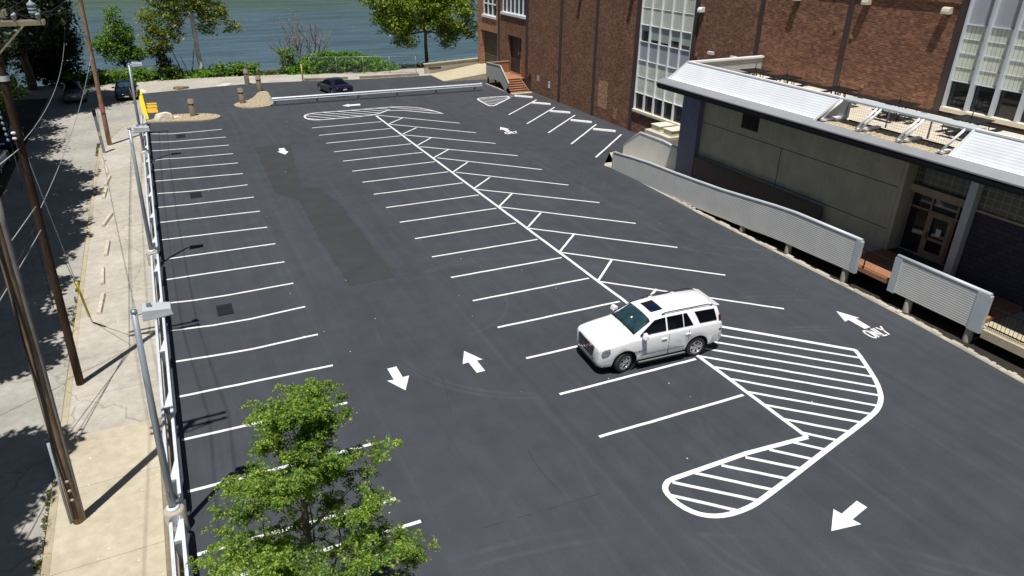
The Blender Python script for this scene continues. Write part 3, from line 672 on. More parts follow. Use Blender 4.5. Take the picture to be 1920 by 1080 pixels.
# tall translucent window bays
def bay(y0, y1, nb, zsill, rows, frame, mull_w, sill_z, proud):
    wo = thing('window', (FX+.1, (y0+y1)/2, zsill), None, None); del_ = [wo.pop(k, None) for k in ('label', 'category')]
    wo.parent = bld; wo.location = Vector((FX+.1, (y0+y1)/2, zsill))-Vector(bld.location)
    W = (y1-y0)/nb
    for (za, zb, kind) in rows:
        m = MB(); inset = .14 if kind == 'glass' else .08
        m.add([(FX+inset, y0, za), (FX+inset, y1, za), (FX+inset, y1, zb), (FX+inset, y0, zb)], [(0, 1, 2, 3)])
        m.build('pane' if kind == 'glass' else ('spandrel_panel' if kind == 'sp' else 'translucent_panel'), {'glass': 'dark_glass', 'sp': 'spandrel', 'grid': 'translucent_panel'}[kind], wo, True)
        if kind == 'glass' and zsill < 5 and za > 5:
            for k in range(nb):
                drop = [.75, .62, .85, .80, .35][k % 5]*(zb-za)
                MB().box(FX+.10, FX+.125, y0+k*W+.06, y0+(k+1)*W-.06, zb-drop, zb-.02).build('blind', 'blind_fabric', wo, True)
    m = MB()
    for k in range(nb+1):
        y = y0+k*W; m.box(FX-proud, FX+.12, y-mull_w/2 if k else y, y+mull_w/2 if k < nb else y, rows[0][0], TOP-.2)
    for za, zb, kind in rows:
        if za > rows[0][0]: m.box(FX+.02, FX+.115, y0+.01, y1-.01, za-.02, za+.02)
        if kind == 'grid':
            n_ = 2 if zsill < 5 else 4
            for q in range(1, n_):
                z = za+(zb-za)*q/n_; th = .03 if (n_ == 4 and q == 2) else .008; m.box(FX+.05, FX+.1, y0+.02, y1-.02, z-th, z+th)
    m.build('mullions', frame, wo, True)
    MB().box(FX-.16, FX+.14, y0-.02, y1+.02, sill_z, rows[0][0]-.003).build('sill', 'sill_cream', wo, True, bevel=.01)
    return wo
bay(39.57, 45.5, 5, 1.62, [(1.85, 3.08, 'glass'), (3.08, 5.5, 'grid'), (5.5, 6.85, 'sp'), (6.85, 8.02, 'glass'), (8.02, 10.4, 'grid'), (10.4, TOP-.3, 'sp')], 'white_frame', .10, 1.64, .05)
bay(9.65, 21.05, 10, 6.67, [(6.88, 8.07, 'glass'), (8.07, 10.5, 'grid'), (10.5, 12.0, 'sp'), (12.0, 13.2, 'glass'), (13.2, TOP-.3, 'grid')], 'grey_frame', .13, 6.68, .14)
def sash(y0, y1, z0, z1, cols, rows_, nm='window'):
    wo = thing(nm, (0, 0, 0), None, None); [wo.pop(k, None) for k in ('label', 'category')]; wo.parent = bld; wo.location = Vector((FX, (y0+y1)/2, z0))-Vector(bld.location)
    MB().add([(FX+.22, y0, z0), (FX+.22, y1, z0), (FX+.22, y1, z1), (FX+.22, y0, z1)], [(0, 1, 2, 3)]).build('pane', 'dark_glass', wo, True)
    m = MB()
    for k in range(cols+1):
        y = y0+(y1-y0)*k/cols; wd = .09; m.box(FX+.10, FX+.2, max(y0, y-wd), min(y1, y+wd), z0, z1)
    for k in range(rows_+1):
        z = z0+(z1-z0)*k/rows_; m.box(FX+.11, FX+.195, y0+.01, y1-.01, max(z0, z-.06), min(z1, z+.06))
    m.build('frame', 'white_frame', wo, True)
    MB().box(FX-.12, FX+.1, y0-.12, y1+.12, z0-.24, z0-.004).build('sill', 'white_frame', wo, True)
sash(71.2, 74.55, 6.12, 9.5, 3, 3); sash(64.3, 69.75, 6.8, 10.4, 6, 2)
dr = MB().box(FX+.44, FX+.5, 70.8, 75.1, .3, 4.5).build('garage_door', 'roll_door', bld, True)
m = MB()
for k in range(14): m.box(FX+.42, FX+.44, 70.82, 75.08, .35+k*.3, .37+k*.3)
m.build('slats', 'dark_metal', dr, False); m_o = dr.children[0]; m_o.data.transform(Matrix.Translation(-Vector(bld.location)))
door = MB().box(FX+.40, FX+.46, 66.2, 68.3, 1.08, 4.7).build('door', 'dark_rust_door', bld, True)
MB().box(FX+.40, FX+.45, 65.15, 66.18, 1.08, 3.3).build('door_board', 'tan_board', bld, True)
MB().box(FX+.40, FX+.47, 65.15, 66.18, 3.3, 4.7).build('door_transom', 'black_metal', bld, True)
MB().box(FX+.37, FX+.396, 66.45, 66.6, 2.95, 3.2).build('notice', 'paper_white', bld, True)
for y, z in ((38.8, 9.55), (46.8, 9.75), (22.0, 10.95), (26.35, 11.0), (30.9, 10.85), (54.2, 9.4)):
    m = MB(); P_ = [(FX, z+.12)]+[(FX-.30+.14*(1-math.cos(a)), z+.12-.14*(1-math.sin(PI/2-a)) if 0 else z+.12-.16*math.sin(a)*.6) for a in ()]
    m.prism_y([(FX, z+.20), (FX-.20, z+.20), (FX-.29, z+.14), (FX-.33, z+.02), (FX-.33, z-.10), (FX, z-.10)], y-.19, y+.19)
    m.build('vent_hood', 'white_frame' if y in (38.8, 46.8) else 'beige_housing', bld, True, bevel=.015)
    MB().box(FX-.30, FX-.02, y-.16, y+.16, z-.106, z-.101).build('vent_opening', 'black_metal', bld, True)
MB().box(FX-.012, FX-.003, 49.35, 50.75, .95, 3.15).build('brick_infill', 'patch_brick', bld, True)
MB().box(FX-.012, FX-.003, 47.8, 48.25, .45, 1.35).build('brick_infill', 'bright_brick', bld, True)
s_ = MB().box(FX-.03, FX-.004, 59.05, 59.4, .95, 1.55).build('wall_sign', 'paper_white', bld, True)
MB().box(FX-.036, FX-.032, 59.1, 59.35, 1.3, 1.5).build('sign_symbol', 'spandrel', bld, True)
MB().box(FX-.02, FX-.004, 61.2, 61.7, 1.2, 1.75).build('faded_sign', 'spandrel', bld, True)
st = MB().box(FX-.35, FX-.02, 63.0, 63.3, 0, 1.5); st.tube([(FX-.2, 62.9, 1.5), (FX-.2, 62.85, 1.9)], .05); st.build('standpipe', 'pilaster_paint', bld, True)
for y in (37.3, 35.15):   # small floodlights above the roof parapet
    m = MB(); m.box(FX-.22, FX-.01, y-.03, y+.03, 6.98, 7.04); m.box(FX-.3, FX-.1, y-.24, y-.03, 7.0, 7.18); m.box(FX-.3, FX-.1, y+.03, y+.24, 7.0, 7.18)
    m.build('floodlight', 'paper_white', bld, True)
for y, z in ((28.0, 9.6), (26.9, 9.3), (39.8-.9, 6.75), (25.6, 7.0)):
    MB().box(FX-.05, FX-.004, y-.09, y+.09, z-.09, z+.09).build('junction_box', 'tan_board', bld, True)

# far door stairs
stt = thing('entrance_stairs', (31.5, 65, 0), 'brown wooden stairs with a ribbed white guard climbing to the dark brick-building door', 'stairs')
MB().box(30.45, FX-.01, 64.35, 67.9, .93, 1.05).build('landing', 'deck_brick_red', stt, True)
for i in range(6):
    z = 1.05-(i+1)*.155; y = 64.35-i*.33
    MB().box(30.55, 32.4, y-.36, y, z-.05, z).build('step', 'deck_brick_red', stt, True)
    MB().box(30.56, 32.39, y-.03, y-.002, z+.002, z+.10).build('riser', 'dark_rust_door', stt, True)
MB().box(30.4, 32.6, 61.9, 62.45, -.01, .08).build('bottom_pad', 'ramp_slab', stt, True)
MB().bar((32.45, 64.4, 1.0), (32.45, 62.4, .12), .08, .16).build('stringer', 'deck_brick_red', stt, True)
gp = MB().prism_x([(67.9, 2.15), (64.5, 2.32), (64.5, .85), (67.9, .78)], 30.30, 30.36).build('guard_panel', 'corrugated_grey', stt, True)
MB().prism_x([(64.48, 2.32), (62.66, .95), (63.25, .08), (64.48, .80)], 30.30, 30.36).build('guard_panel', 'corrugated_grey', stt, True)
m = MB(); m.bar((30.33, 67.95, 2.18), (30.33, 64.5, 2.36), .14, .06); m.bar((30.33, 64.5, 2.36), (30.33, 62.62, .98), .14, .06); m.build('cap_rail', 'pale_concrete', stt, True)
MB().box(30.4, FX-.02, 67.92, 67.98, 1.0, 2.1).build('back_panel', 'deck_brick_red', stt, True)
MB().box(30.3, FX-.02, 67.88, 68.02, 2.105, 2.18).build('cap_rail', 'pale_concrete', stt, True)
for y in (67.8, 66.0, 64.6): MB().box(30.42, 30.55, y-.06, y+.06, 0, .93).build('post', 'dark_metal', stt, True)
struct('stair_kerb', MB().prism([(30.2, 67.9), (30.35, 67.9), (30.5, 63.2), (30.3, 63.0)], -.01, .1), 'pale_concrete')

# loading ramp and its wall
struct('loading_ramp', MB().hull8([(26.85, 75.6, -.02), (26.85, 71.1, -.02), (FX+.45, 70.2, -.02), (FX+.45, 75.6, -.02)], [(26.85, 75.6, .01), (26.85, 71.1, .01), (FX+.45, 70.2, .85), (FX+.45, 75.6, .85)]), 'ramp_slab')
rw = thing('retaining_wall', (29.8, 76.9, 0), 'long pale concrete wall beside the loading ramp at the river end', 'wall')
MB().hull8([(26.5, 76.2, -.2), (26.5, 75.9, -.2), (32.9, 75.9, -.2), (32.9, 76.2, -.2)], [(26.5, 76.2, 1.0), (26.5, 75.9, 1.0), (32.9, 75.9, 1.25), (32.9, 76.2, 1.25)]).build('wall', 'pale_concrete', rw, True)
MB().hull8([(26.42, 76.28, 1.0), (26.42, 75.82, 1.0), (32.9, 75.82, 1.25), (32.9, 76.28, 1.25)], [(26.42, 76.28, 1.08), (26.42, 75.82, 1.08), (32.9, 75.82, 1.33), (32.9, 76.28, 1.33)]).build('coping', 'ramp_slab', rw, True)
MB().box(26.9, 28.4, 75.86, 75.898, .55, .67).build('slot', 'dark_metal', rw, True)

# river-side low kerbs, fence, post
for (a, b_, lab) in (((13.6, 77.15), (18.0, 76.35), 'long low brown timber kerb left of the gap below the chain link fence'), ((19.2, 76.1), (25.6, 75.45), 'long low brown timber kerb right of the gap below the chain link fence')):
    o = MB().bar((*a, .12), (*b_, .12), .3, .24).build('timber_kerb', 'grey_timber'); tag(o, lab, 'kerb', 'timber kerbs by the river path')
fn = thing('chain_link_fence', (20.4, 78.8, 0), 'low galvanized chain link fence in front of the bright green riverside shrub', 'fence')
A, B = Vector((15.0, 80.8, 0)), Vector((25.8, 76.9, 0))
for k in range(5):
    p = A.lerp(B, k/4); MB().tube([(p.x, p.y, -.05), (p.x, p.y, 1.8)], .028, 8).build('post', 'galvanized_dark', fn, True)
MB().tube([A+Vector((0, 0, 1.78)), B+Vector((0, 0, 1.78))], .026, 8).build('top_rail', 'pole_grey', fn, True)
m = MB(); Lf = (B-A).length; ux = (B-A).normalized(); H_ = 1.72
k = -H_
while k < Lf:
    for sgn in (1, -1):
        a0, a1 = (max(0, k), min(Lf, k+H_))
        if sgn == 1: z0, z1 = a0-k, a1-k
        else: z0, z1 = H_-(a0-k), H_-(a1-k)
        p, q = A+ux*a0+Vector((0, 0, .05+z0)), A+ux*a1+Vector((0, 0, .05+z1)); m.bar(p, q, .005)
    k += .14
m.build('mesh', 'galvanized_dark', fn, True)
tag(MB().lathe([(.001, -.05), (.07, -.05), (.07, 1.72), (.001, 1.75)], (13.42, 76.9, 0), 12).build('marker_post', 'sign_yellow'), 'slim pale yellow post standing alone beside the left end of the fence', 'post')

# ------------------------------------------------------------------ annex
ax = thing('annex_building', (34, 18, 0), 'low concrete annex with a rooftop terrace and deep overhanging canopy', 'building')
WX = 28.85; DX = 29.57; CX = 26.1
m = MB(); m.box(WX, WX+.4, 19.4, 33.2, -.2, 6.0); m.build('cast_wall', 'cast_wall', ax, True)
MB().box(WX+.41, DX+2.0, 19.15, 19.39, -.2, 6.0).v
MB().box(WX+.02, DX+.1, 19.2, 19.398, .9, 5.95).build('return_wall', 'cast_wall', ax, True)
m = MB()      # construction joints of the cast wall
m.box(WX-.006, WX-.002, 19.42, 33.15, 3.93, 3.97); m.box(WX-.006, WX-.002, 19.42, 33.15, 1.93, 1.97); m.box(WX-.0065, WX-.0025, 26.4, 26.45, .9, 3.92)
m.build('joint_lines', 'soffit', ax, True)
MB().box(WX+.41, 44, 33.0, 33.2, -.2, 6.0).build('end_wall', 'cast_wall', ax, True)
lv = MB().box(WX-.04, WX-.002, 28.3, 29.55, 4.36, 5.5).build('louvre', 'black_metal', ax, True)
m = MB()
for i in range(9): z = 4.42+i*.12; m.hull8([(WX-.05, 28.36, z), (WX-.12, 28.36, z-.0), (WX-.12, 29.49, z), (WX-.05, 29.49, z)], [(WX-.05, 28.36, z+.05), (WX-.12, 28.36, z+.02), (WX-.12, 29.49, z+.02), (WX-.05, 29.49, z+.05)])
m.build('slats', 'pilaster_paint', lv); m0 = lv.children[0]; m0.data.transform(Matrix.Translation(-Vector(ax.location)))
MB().box(WX-.32, WX-.26, 22.9, 32.75, -.1, 1.88).build('ribbed_screen', 'dark_ribbed', ax, True)
MB().box(28.5, 29.3, 32.8, 34.4, -.2, 6.0).build('corner_column', 'blue_column', ax, True, bevel=.01)
MB().box(28.48, 29.32, 32.78, 34.42, -.2, .62).build('column_base', 'beam_tan', ax, True)
# entrance wall
MB().box(DX, DX+.1, 16.15, 19.2, 4.16, 5.98).build('glass_block', 'glass_block', ax, True)
MB().box(DX-.22, DX+.1, 16.15, 19.2, 3.84, 4.155).build('beam', 'beam_tan', ax, True)
sf = thing('storefront', (0, 0, 0), None, None); [sf.pop(k, None) for k in ('label', 'category')]; sf.parent = ax; sf.location = Vector((DX, 17.6, 1.0))-Vector(ax.location)
MB().box(DX+.05, DX+.08, 16.15, 19.19, 1.0, 3.83).build('glazing', 'dark_glass', sf, True)
m = MB()
for y in (19.12, 18.13, 16.93, 16.2): m.box(DX-.02, DX+.045, y-.04, y+.04, 1.0, 3.83)
for z in (3.78, 3.14, 1.04): m.box(DX-.015, DX+.04, 16.17, 19.15, z-.04, z+.04)
m.build('frame', 'door_frame_tan', sf, True)
dd = MB()
for y in (17.99, 17.07): dd.box(DX-.05, DX+.0, y-.09, y+.09, 1.08, 3.1)
for z, h_ in ((3.02, .08), (1.22, .14), (1.95, .07)): dd.box(DX-.048, DX+.002, 17.16, 17.9, z-h_, z+h_)
do = dd.build('door', 'door_frame_tan', sf, True)
MB().box(DX-.012, DX-.008, 17.38, 17.62, 2.15, 2.5).build('paper_notice', 'paper_white', sf, True)
MB().bar((DX-.1, 17.93, 1.9), (DX-.1, 17.93, 2.25), .03).build('handle', 'dark_metal', sf, True)
MB().box(28.62, 29.0, 15.92, 16.25, .9, 6.0).build('white_column', 'lamp_grey', ax, True)
MB().box(28.95, 29.3, -10, 15.9, -.2, 4.0).build('dark_brick_wall', 'glazed_dark_brick', ax, True)
MB().box(28.90, 29.3, -10, 15.9, 4.003, 4.10).build('ledge', 'beam_tan', ax, True)
MB().box(28.98, 29.3, -10, 15.9, 4.103, 5.98).build('glass_block', 'glass_block', ax, True)
# roof slab, soffit, fascia
MB().box(26.35, FX-.11, -10, 33.9, 6.0, 6.40).build('roof_slab', 'soffit', ax, True)
MB().box(26.10, 26.34, -10, 33.95, 5.98, 6.28).build('fascia', 'black_metal', ax, True)
MB().box(26.04, 26.10, -10, 33.97, 6.10, 6.20).build('gutter', 'dark_metal', ax, True)
MB().hull8([(26.0, -10, 6.281), (26.45, -10, 6.281), (26.45, 33.97, 6.281), (26.0, 33.97, 6.281)], [(26.0, -10, 6.34), (26.45, -10, 6.50), (26.45, 33.97, 6.50), (26.0, 33.97, 6.34)]).build('edge_flashing', 'flashing_grey', ax, True)
MB().box(27.95, FX-.12, -10, 33.3, 6.402, 6.44).build('terrace_paving', 'deck_pavers', ax, True)
MB().box(26.46, 27.93, 15.5, 23.0, 6.402, 6.425).build('roof_gravel', 'gravel_dirt', ax, True)
gv = MB()
for _ in range(2200):
    x = random.uniform(26.5, 27.9); y = random.uniform(15.6, 22.6); r = random.uniform(.018, .04)
    gv.add([(x-r, y-r, 6.425), (x+r, y-r*.7, 6.425), (x+r*.8, y+r, 6.425), (x-r*.9, y+r*.8, 6.425), (x, y, 6.425+r)], [(0, 1, 4), (1, 2, 4), (2, 3, 4), (3, 0, 4)])
gv.build('roof_pebbles', 'pebble', ax, True)['kind'] = 'stuff'
m = MB(); m.box(26.46, FX-.12, 33.3, 33.95, 6.402, 6.43); m.build('roof_border', 'pale_concrete', ax, True)
# sloping ribbed guard
def guard(ya, yb, yta, ytb):
    th = .05
    m = MB(); b0 = [(26.55, ya, 6.47), (26.55+th, ya, 6.42), (26.55+th, yb, 6.42), (26.55, yb, 6.47)]
    t0 = [(27.20, yta, 7.52), (27.20+th, yta, 7.47), (27.20+th, ytb, 7.47), (27.20, ytb, 7.52)]
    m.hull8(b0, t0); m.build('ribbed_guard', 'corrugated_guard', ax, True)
    m = MB(); m.bar((26.5, ya, 6.52), (26.5, yb, 6.52), .12, .1); m.bar((27.24, yta, 7.54), (27.24, ytb, 7.54), .17, .07)
    m.bar((26.52, ya, 6.47), (27.2, yta, 7.53), .07, .09); m.bar((26.52, yb, 6.47), (27.2, ytb, 7.53), .07, .09)
    m.build('guard_trim', 'white_metal', ax, True)
guard(22.72, 33.6, 22.05, 32.8)
guard(-8, 16.2, -8, 15.9)
MB().box(27.86, 27.90, 22.1, 32.7, 6.45, 7.40).build('guard_back', 'flashing_grey', ax, True)
MB().box(27.86, 27.90, -8, 15.85, 6.45, 7.40).build('guard_back', 'flashing_grey', ax, True)
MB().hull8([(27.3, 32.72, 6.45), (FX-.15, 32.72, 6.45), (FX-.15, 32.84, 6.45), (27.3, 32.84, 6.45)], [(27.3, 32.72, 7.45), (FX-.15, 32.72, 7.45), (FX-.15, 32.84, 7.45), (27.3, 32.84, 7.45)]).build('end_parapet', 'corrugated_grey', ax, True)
MB().box(27.2, FX-.12, 32.64, 32.92, 7.452, 7.55).build('parapet_cap', 'white_metal', ax, True)
MB().box(27.16, 27.9, 15.9, 22.1, 7.46, 7.54).build('top_rail', 'lamp_grey', ax, True)
for i, (y, yt) in enumerate(((22.6, 21.95), (20.65, 20.15), (20.45, 19.95), (18.65, 18.15), (18.45, 17.95), (16.72, 16.25))):
    MB().tube([(26.75, y, 6.50), (27.22, yt, 7.50)], .052, 10).build('strut', 'white_metal', ax, True)
for y in (22.5, 20.5, 18.5, 16.7):
    m = MB(); m.box(26.72, 28.05, y-.10, y+.10, 6.47, 6.56); m.build('outrigger', 'white_metal', ax, True)
    MB().box(26.66, 26.9, y-.11, y+.11, 6.43, 6.47).build('foot_pad', 'black_metal', ax, True)
    MB().bar((27.98, y-.35, 6.55), (27.98, y-.35, 7.46), .05).build('baluster_post', 'galvanized_dark', ax, True)
m = MB()
for i in range(55):
    y = 16.0+i*.11; m.bar((27.98, y, 6.5), (27.98, y, 7.46), .005)
for z in np.arange(6.55, 7.45, .11): m.bar((27.98, 16, z), (27.98, 22.05, z), .005)
m.build('wire_mesh', 'galvanized_dark', ax, True)
MB().bar((27.98, 16, 6.48), (27.98, 22.05, 6.48), .04, .05).build('bottom_rail', 'dark_metal', ax, True)

# picnic tables on the terrace
pt = thing('picnic_table', (30.32, 30.68, 6.44), 'black square picnic table nearest the ribbed end parapet of the terrace', 'table', 'black square picnic tables on the annex terrace')
MB().box(-.62, .62, -.62, .62, .71, .75).build('tabletop', 'black_metal', pt, bevel=.01)
for a in range(4):
    m = MB(); m.box(-.55, .55, .80, 1.08, .41, .45)
    m.v = [rotz(p, a*PI/2) for p in m.v]; m.build('seat', 'black_metal', pt, bevel=.01)
    m = MB()
    for sx in (-.28, .28): m.tube([(sx, .12, .62), (sx, .25, .08), (sx, .75, .05), (sx, .94, .12), (sx, .94, .42)], .025, 6)
    m.v = [rotz(p, a*PI/2) for p in m.v]; m.build('leg', 'dark_metal', pt)
MB().tube([(0, 0, .3), (0, 0, 1.15)], .022, 8).build('umbrella_pole', 'black_metal', pt)
labs = ['black square picnic table second from the ribbed end parapet', 'black square picnic table just left of the open strut railing', 'black square picnic table behind the middle of the open strut railing', 'black square picnic table in front of the tall white window bay']
for (x, y), l in zip(((30.45, 28.45), (30.33, 24.9), (30.28, 21.4), (30.3, 18.0)), labs): dup(pt, (x, y, 6.44), label=l)

# ------------------------------------------------------------------ access ramp, deck, railings
struct('access_ramp', MB().prism_x([(39.0, -.02), (39.0, .035), (31, .10), (25, .45), (19.4, .95), (19.4, .80), (25, .25), (31, -.02)], 26.2, 28.8), 'pale_concrete')
struct('entrance_deck', MB().box(26.2, 28.94, 13.0, 19.39, .76, .97), 'deck_brick_red')
struct('entrance_deck_floor', MB().box(28.95, 29.56, 15.95, 19.19, .7, .985), 'soffit')
struct('entrance_slab', MB().box(26.25, 28.94, -8, 12.98, .52, .80), 'ramp_slab')
struct('ramp_apron', MB().prism([(25.9, 38.6), (26.19, 37.3), (26.19, 39.01), (28.6, 39.01), (28.55, 41.2), (27.9, 41.0)], -.01, .03), 'ramp_slab')
def panel(name, label, X, prof_top, prof_bot, th, mt, caps, ends, thing_loc, posts=()):
    t = thing(name, thing_loc, label, 'railing')
    m = MB(); poly = prof_top+prof_bot[::-1]; n_ = len(poly)
    a_ = prof_top; b_ = prof_bot
    for i in range(len(a_)-1):
        (y0, z0), (y1, z1) = a_[i], a_[i+1]
        def zb(y):
            for j in range(len(b_)-1):
                if (b_[j][0]-y)*(b_[j+1][0]-y) <= 0: return b_[j][1]+(b_[j+1][1]-b_[j][1])*(y-b_[j][0])/((b_[j+1][0]-b_[j][0]) or 1)
            return b_[-1][1]
        m.hull8([(X-th/2, y0, zb(y0)), (X+th/2, y0, zb(y0)), (X+th/2, y1, zb(y1)), (X-th/2, y1, zb(y1))], [(X-th/2, y0, z0), (X+th/2, y0, z0), (X+th/2, y1, z1), (X-th/2, y1, z1)])
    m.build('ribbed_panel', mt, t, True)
    m = MB(); m.tube([(X, y, z+.04) for y, z in a_], .085, 10); m.build('cap_rail', 'lamp_grey', t, True)
    for (y0, y1, z0, z1, z0b, z1b) in ends:
        MB().hull8([(X-th/2-.03, y0, z0b), (X+th/2+.03, y0, z0b), (X+th/2+.03, y1, z1b), (X-th/2-.03, y1, z1b)], [(X-th/2-.03, y0, z0), (X+th/2+.03, y0, z0), (X+th/2+.03, y1, z1), (X-th/2-.03, y1, z1)]).build('end_plate', 'lamp_grey', t, True)
    for y in posts:
        MB().lathe([(.17, -.03), (.16, .35), (.145, .62), (.001, .63)], (X+.12, y, 0), 14).build('post', 'pale_concrete', t, True)
    return t
panel('ribbed_railing', 'long curving ribbed grey metal railing along the access ramp on concrete posts', 26.12,
      [(37.85, 1.02), (36.1, 1.22), (34.0, 1.38), (31.5, 1.47), (29.8, 1.55), (27.5, 1.68), (25.5, 1.86), (23.6, 2.04), (22.3, 2.12), (18.55, 2.14)],
      [(37.85, .0), (34.7, .02), (30.1, .06), (26.0, .29), (22.8, .52), (18.55, .63)], .12, 'corrugated_railing', 0, [(18.5, 18.78, 2.13, 2.13, .62, .62), (37.75, 37.9, 1.03, 1.02, -.01, -.01)], (26.12, 28, 0), (25.63, 22.46, 19.08))
panel('ribbed_railing', 'short ribbed grey metal railing panel on two concrete posts right of the brick deck gap', 26.12,
      [(16.78, 2.14), (12.85, 2.14)], [(16.78, .62), (12.85, .62)], .12, 'corrugated_railing', 0, [(16.5, 16.82, 2.13, 2.13, .58, .58), (12.8, 13.3, 2.13, 2.13, .58, .58)], (26.12, 14.8, 0), (15.86, 13.23))
panel('ribbed_railing', 'inner ribbed grey railing with sloping top in front of the pale air conditioning unit', 28.6,
      [(40.3, .72), (38.5, 1.95), (35.9, 1.98), (34.45, 1.86)], [(40.3, .02), (38, .03), (34.45, .04)], .1, 'corrugated_railing', 0, [], (28.6, 37.4, 0))
t = thing('gap_railing', (26.2, 17.6, .97), 'thin black pipe railing across the brick deck gap between the ribbed panels', 'railing')
m = MB()
for z in (1.82, 1.40): m.bar((26.2, 16.8, z), (26.2, 18.5, z), .035)
m.build('rail', 'black_metal', t, True)
MB().bar((26.2, 18.25, .97), (26.2, 18.25, 1.82), .04).build('post', 'black_metal', t, True)
t = thing('picket_railing', (26.3, 10, .8), 'black metal picket railing along the sunlit slab right of the short ribbed panel', 'railing')
MB().bar((26.3, 12.7, 1.68), (26.3, 0, 1.68), .05).build('top_rail', 'black_metal', t, True)
MB().bar((26.3, 12.7, .9), (26.3, 0, .9), .04).build('bottom_rail', 'black_metal', t, True)
m = MB()
for i in range(85): m.bar((26.3, 12.7-i*.15, .8), (26.3, 12.7-i*.15, 1.68), .014)
m.build('pickets', 'black_metal', t, True)
struct('slab_edge_beam', MB().box(26.1, 26.24, -8, 12.75, .45, .78), 'ramp_slab')
# hvac
t = thing('air_conditioning_unit', (31.4, 39.5, 0), 'large beige rooftop style air conditioning unit behind the inner ribbed railing', 'air conditioner')
MB().box(30.55, 32.6, 37.9, 40.7, .05, 1.55).build('casing', 'beige_housing', t, True, bevel=.02)
m = MB()
for i in range(16): m.box(30.53, 30.548, 38.1+i*.075, 38.13+i*.075, .4, 1.35)
m.build('coil_grille', 'grey_frame', t, True)
m = MB()
for i in range(22): m.box(30.75+i*.08, 30.79+i*.08, 37.88, 37.898, .4, 1.38)
m.build('coil_grille', 'flashing_grey', t, True)
for y in (38.1, 39.5):
    MB().box(30.95, 32.2, y, y+.95, 1.551, 1.9).build('fan_box', 'beige_housing', t, True, bevel=.01); MB().box(30.9, 32.25, y-.05, y+1.0, 1.903, 1.95).build('fan_cover', 'sill_cream', t, True)

# ------------------------------------------------------------------ wheel stops
ws = None
wl = ['white concrete wheel stop at the foot of the wooden stairs', 'white concrete wheel stop second from the stairs', 'white concrete wheel stop in the middle of the brick wall row', 'white concrete wheel stop second from the ramp end', 'white concrete wheel stop nearest the access ramp']
for (a, b_), lab in zip((((30.29, 61.22), (31.6, 59.85)), ((30.42, 57.81), (31.67, 56.52)), ((30.33, 54.08), (31.61, 52.84)), ((30.31, 50.44), (31.47, 49.12)), ((30.41, 47.09), (31.63, 45.8))), wl):
    c = ((a[0]+b_[0])/2, (a[1]+b_[1])/2+.1, 0); an = math.atan2(b_[1]-a[1], b_[0]-a[0])
    if ws is None:
        ws = MB().hull8([(-.93, -.11, 0), (.93, -.11, 0), (.93, .11, 0), (-.93, .11, 0)], [(-.90, -.07, .14), (.90, -.07, .14), (.90, .07, .14), (-.90, .07, .14)]).build('wheel_stop', 'stop_concrete', bevel=.015)
        o = ws
    else: o = ws.copy(); COL.objects.link(o)
    o.location = c; o.rotation_euler = (0, 0, an); tag(o, lab, 'wheel stop', 'white wheel stops by the brick wall')
pl = ['weathered tan parking block nearest the dark signpost', 'tan parking block second from the dark signpost', 'tan parking block tilted right, third from the dark signpost', 'tan parking block fourth from the dark signpost', 'tan parking block turned most askew beside the long guardrail', 'tan parking block with litter at its near end', 'tan parking block just beyond the yellow guy wire', 'nearest tan parking block, beside the yellow guy wire anchor']
blk = None
for (a, b_), lab in zip((((-4.50, 54.7), (-4.32, 53.06)), ((-4.26, 51.59), (-4.09, 49.66)), ((-3.96, 49.12), (-4.16, 47.28)), ((-4.09, 46.71), (-4.21, 44.6)), ((-3.71, 41.92), (-4.15, 39.82)), ((-3.81, 37.58), (-3.89, 35.71)), ((-3.99, 34.38), (-3.94, 32.26)), ((-3.88, 31.46), (-4.0, 29.36))), pl):
    c = ((a[0]+b_[0])/2, (a[1]+b_[1])/2, .11); an = math.atan2(b_[1]-a[1], b_[0]-a[0])
    if blk is None:
        o = blk = MB().hull8([(-.92, -.1, 0), (.92, -.1, 0), (.92, .1, 0), (-.92, .1, 0)], [(-.90, -.07, .13), (.90, -.07, .13), (.90, .07, .13), (-.90, .07, .13)]).build('parking_block', 'old_stop_concrete', bevel=.015)
    else: o = blk.copy(); COL.objects.link(o)
    o.location = c; o.rotation_euler = (0, 0, an); tag(o, lab, 'parking block', 'old parking blocks along the pavement')

# bollards
bo = thing('wooden_bollard', (1.96, 64.48, .1), 'thick round wooden bollard standing on the long pebble island', 'bollard', 'round wooden bollards')
MB().lathe([(.24, -.1), (.235, 1.40), (.001, 1.42)], (0, 0, 0), 16).build('post', 'bollard_wood', bo)
MB().lathe([(.26, 1.0), (.26, 1.05), (.235, 1.052)], (0, 0, 0), 16).build('band', 'dark_metal', bo)
for (x, y), l in (((6.3, 67.94), 'wooden bollard at the left tip of the pointed pebble island'), ((7.96, 77.55), 'farthest wooden bollard, at the edge of the river path'), ((8.61, 73.6), 'wooden bollard behind the peak of the pointed pebble island')):
    dup(bo, (x, y, .05), random.uniform(0, 3), l)

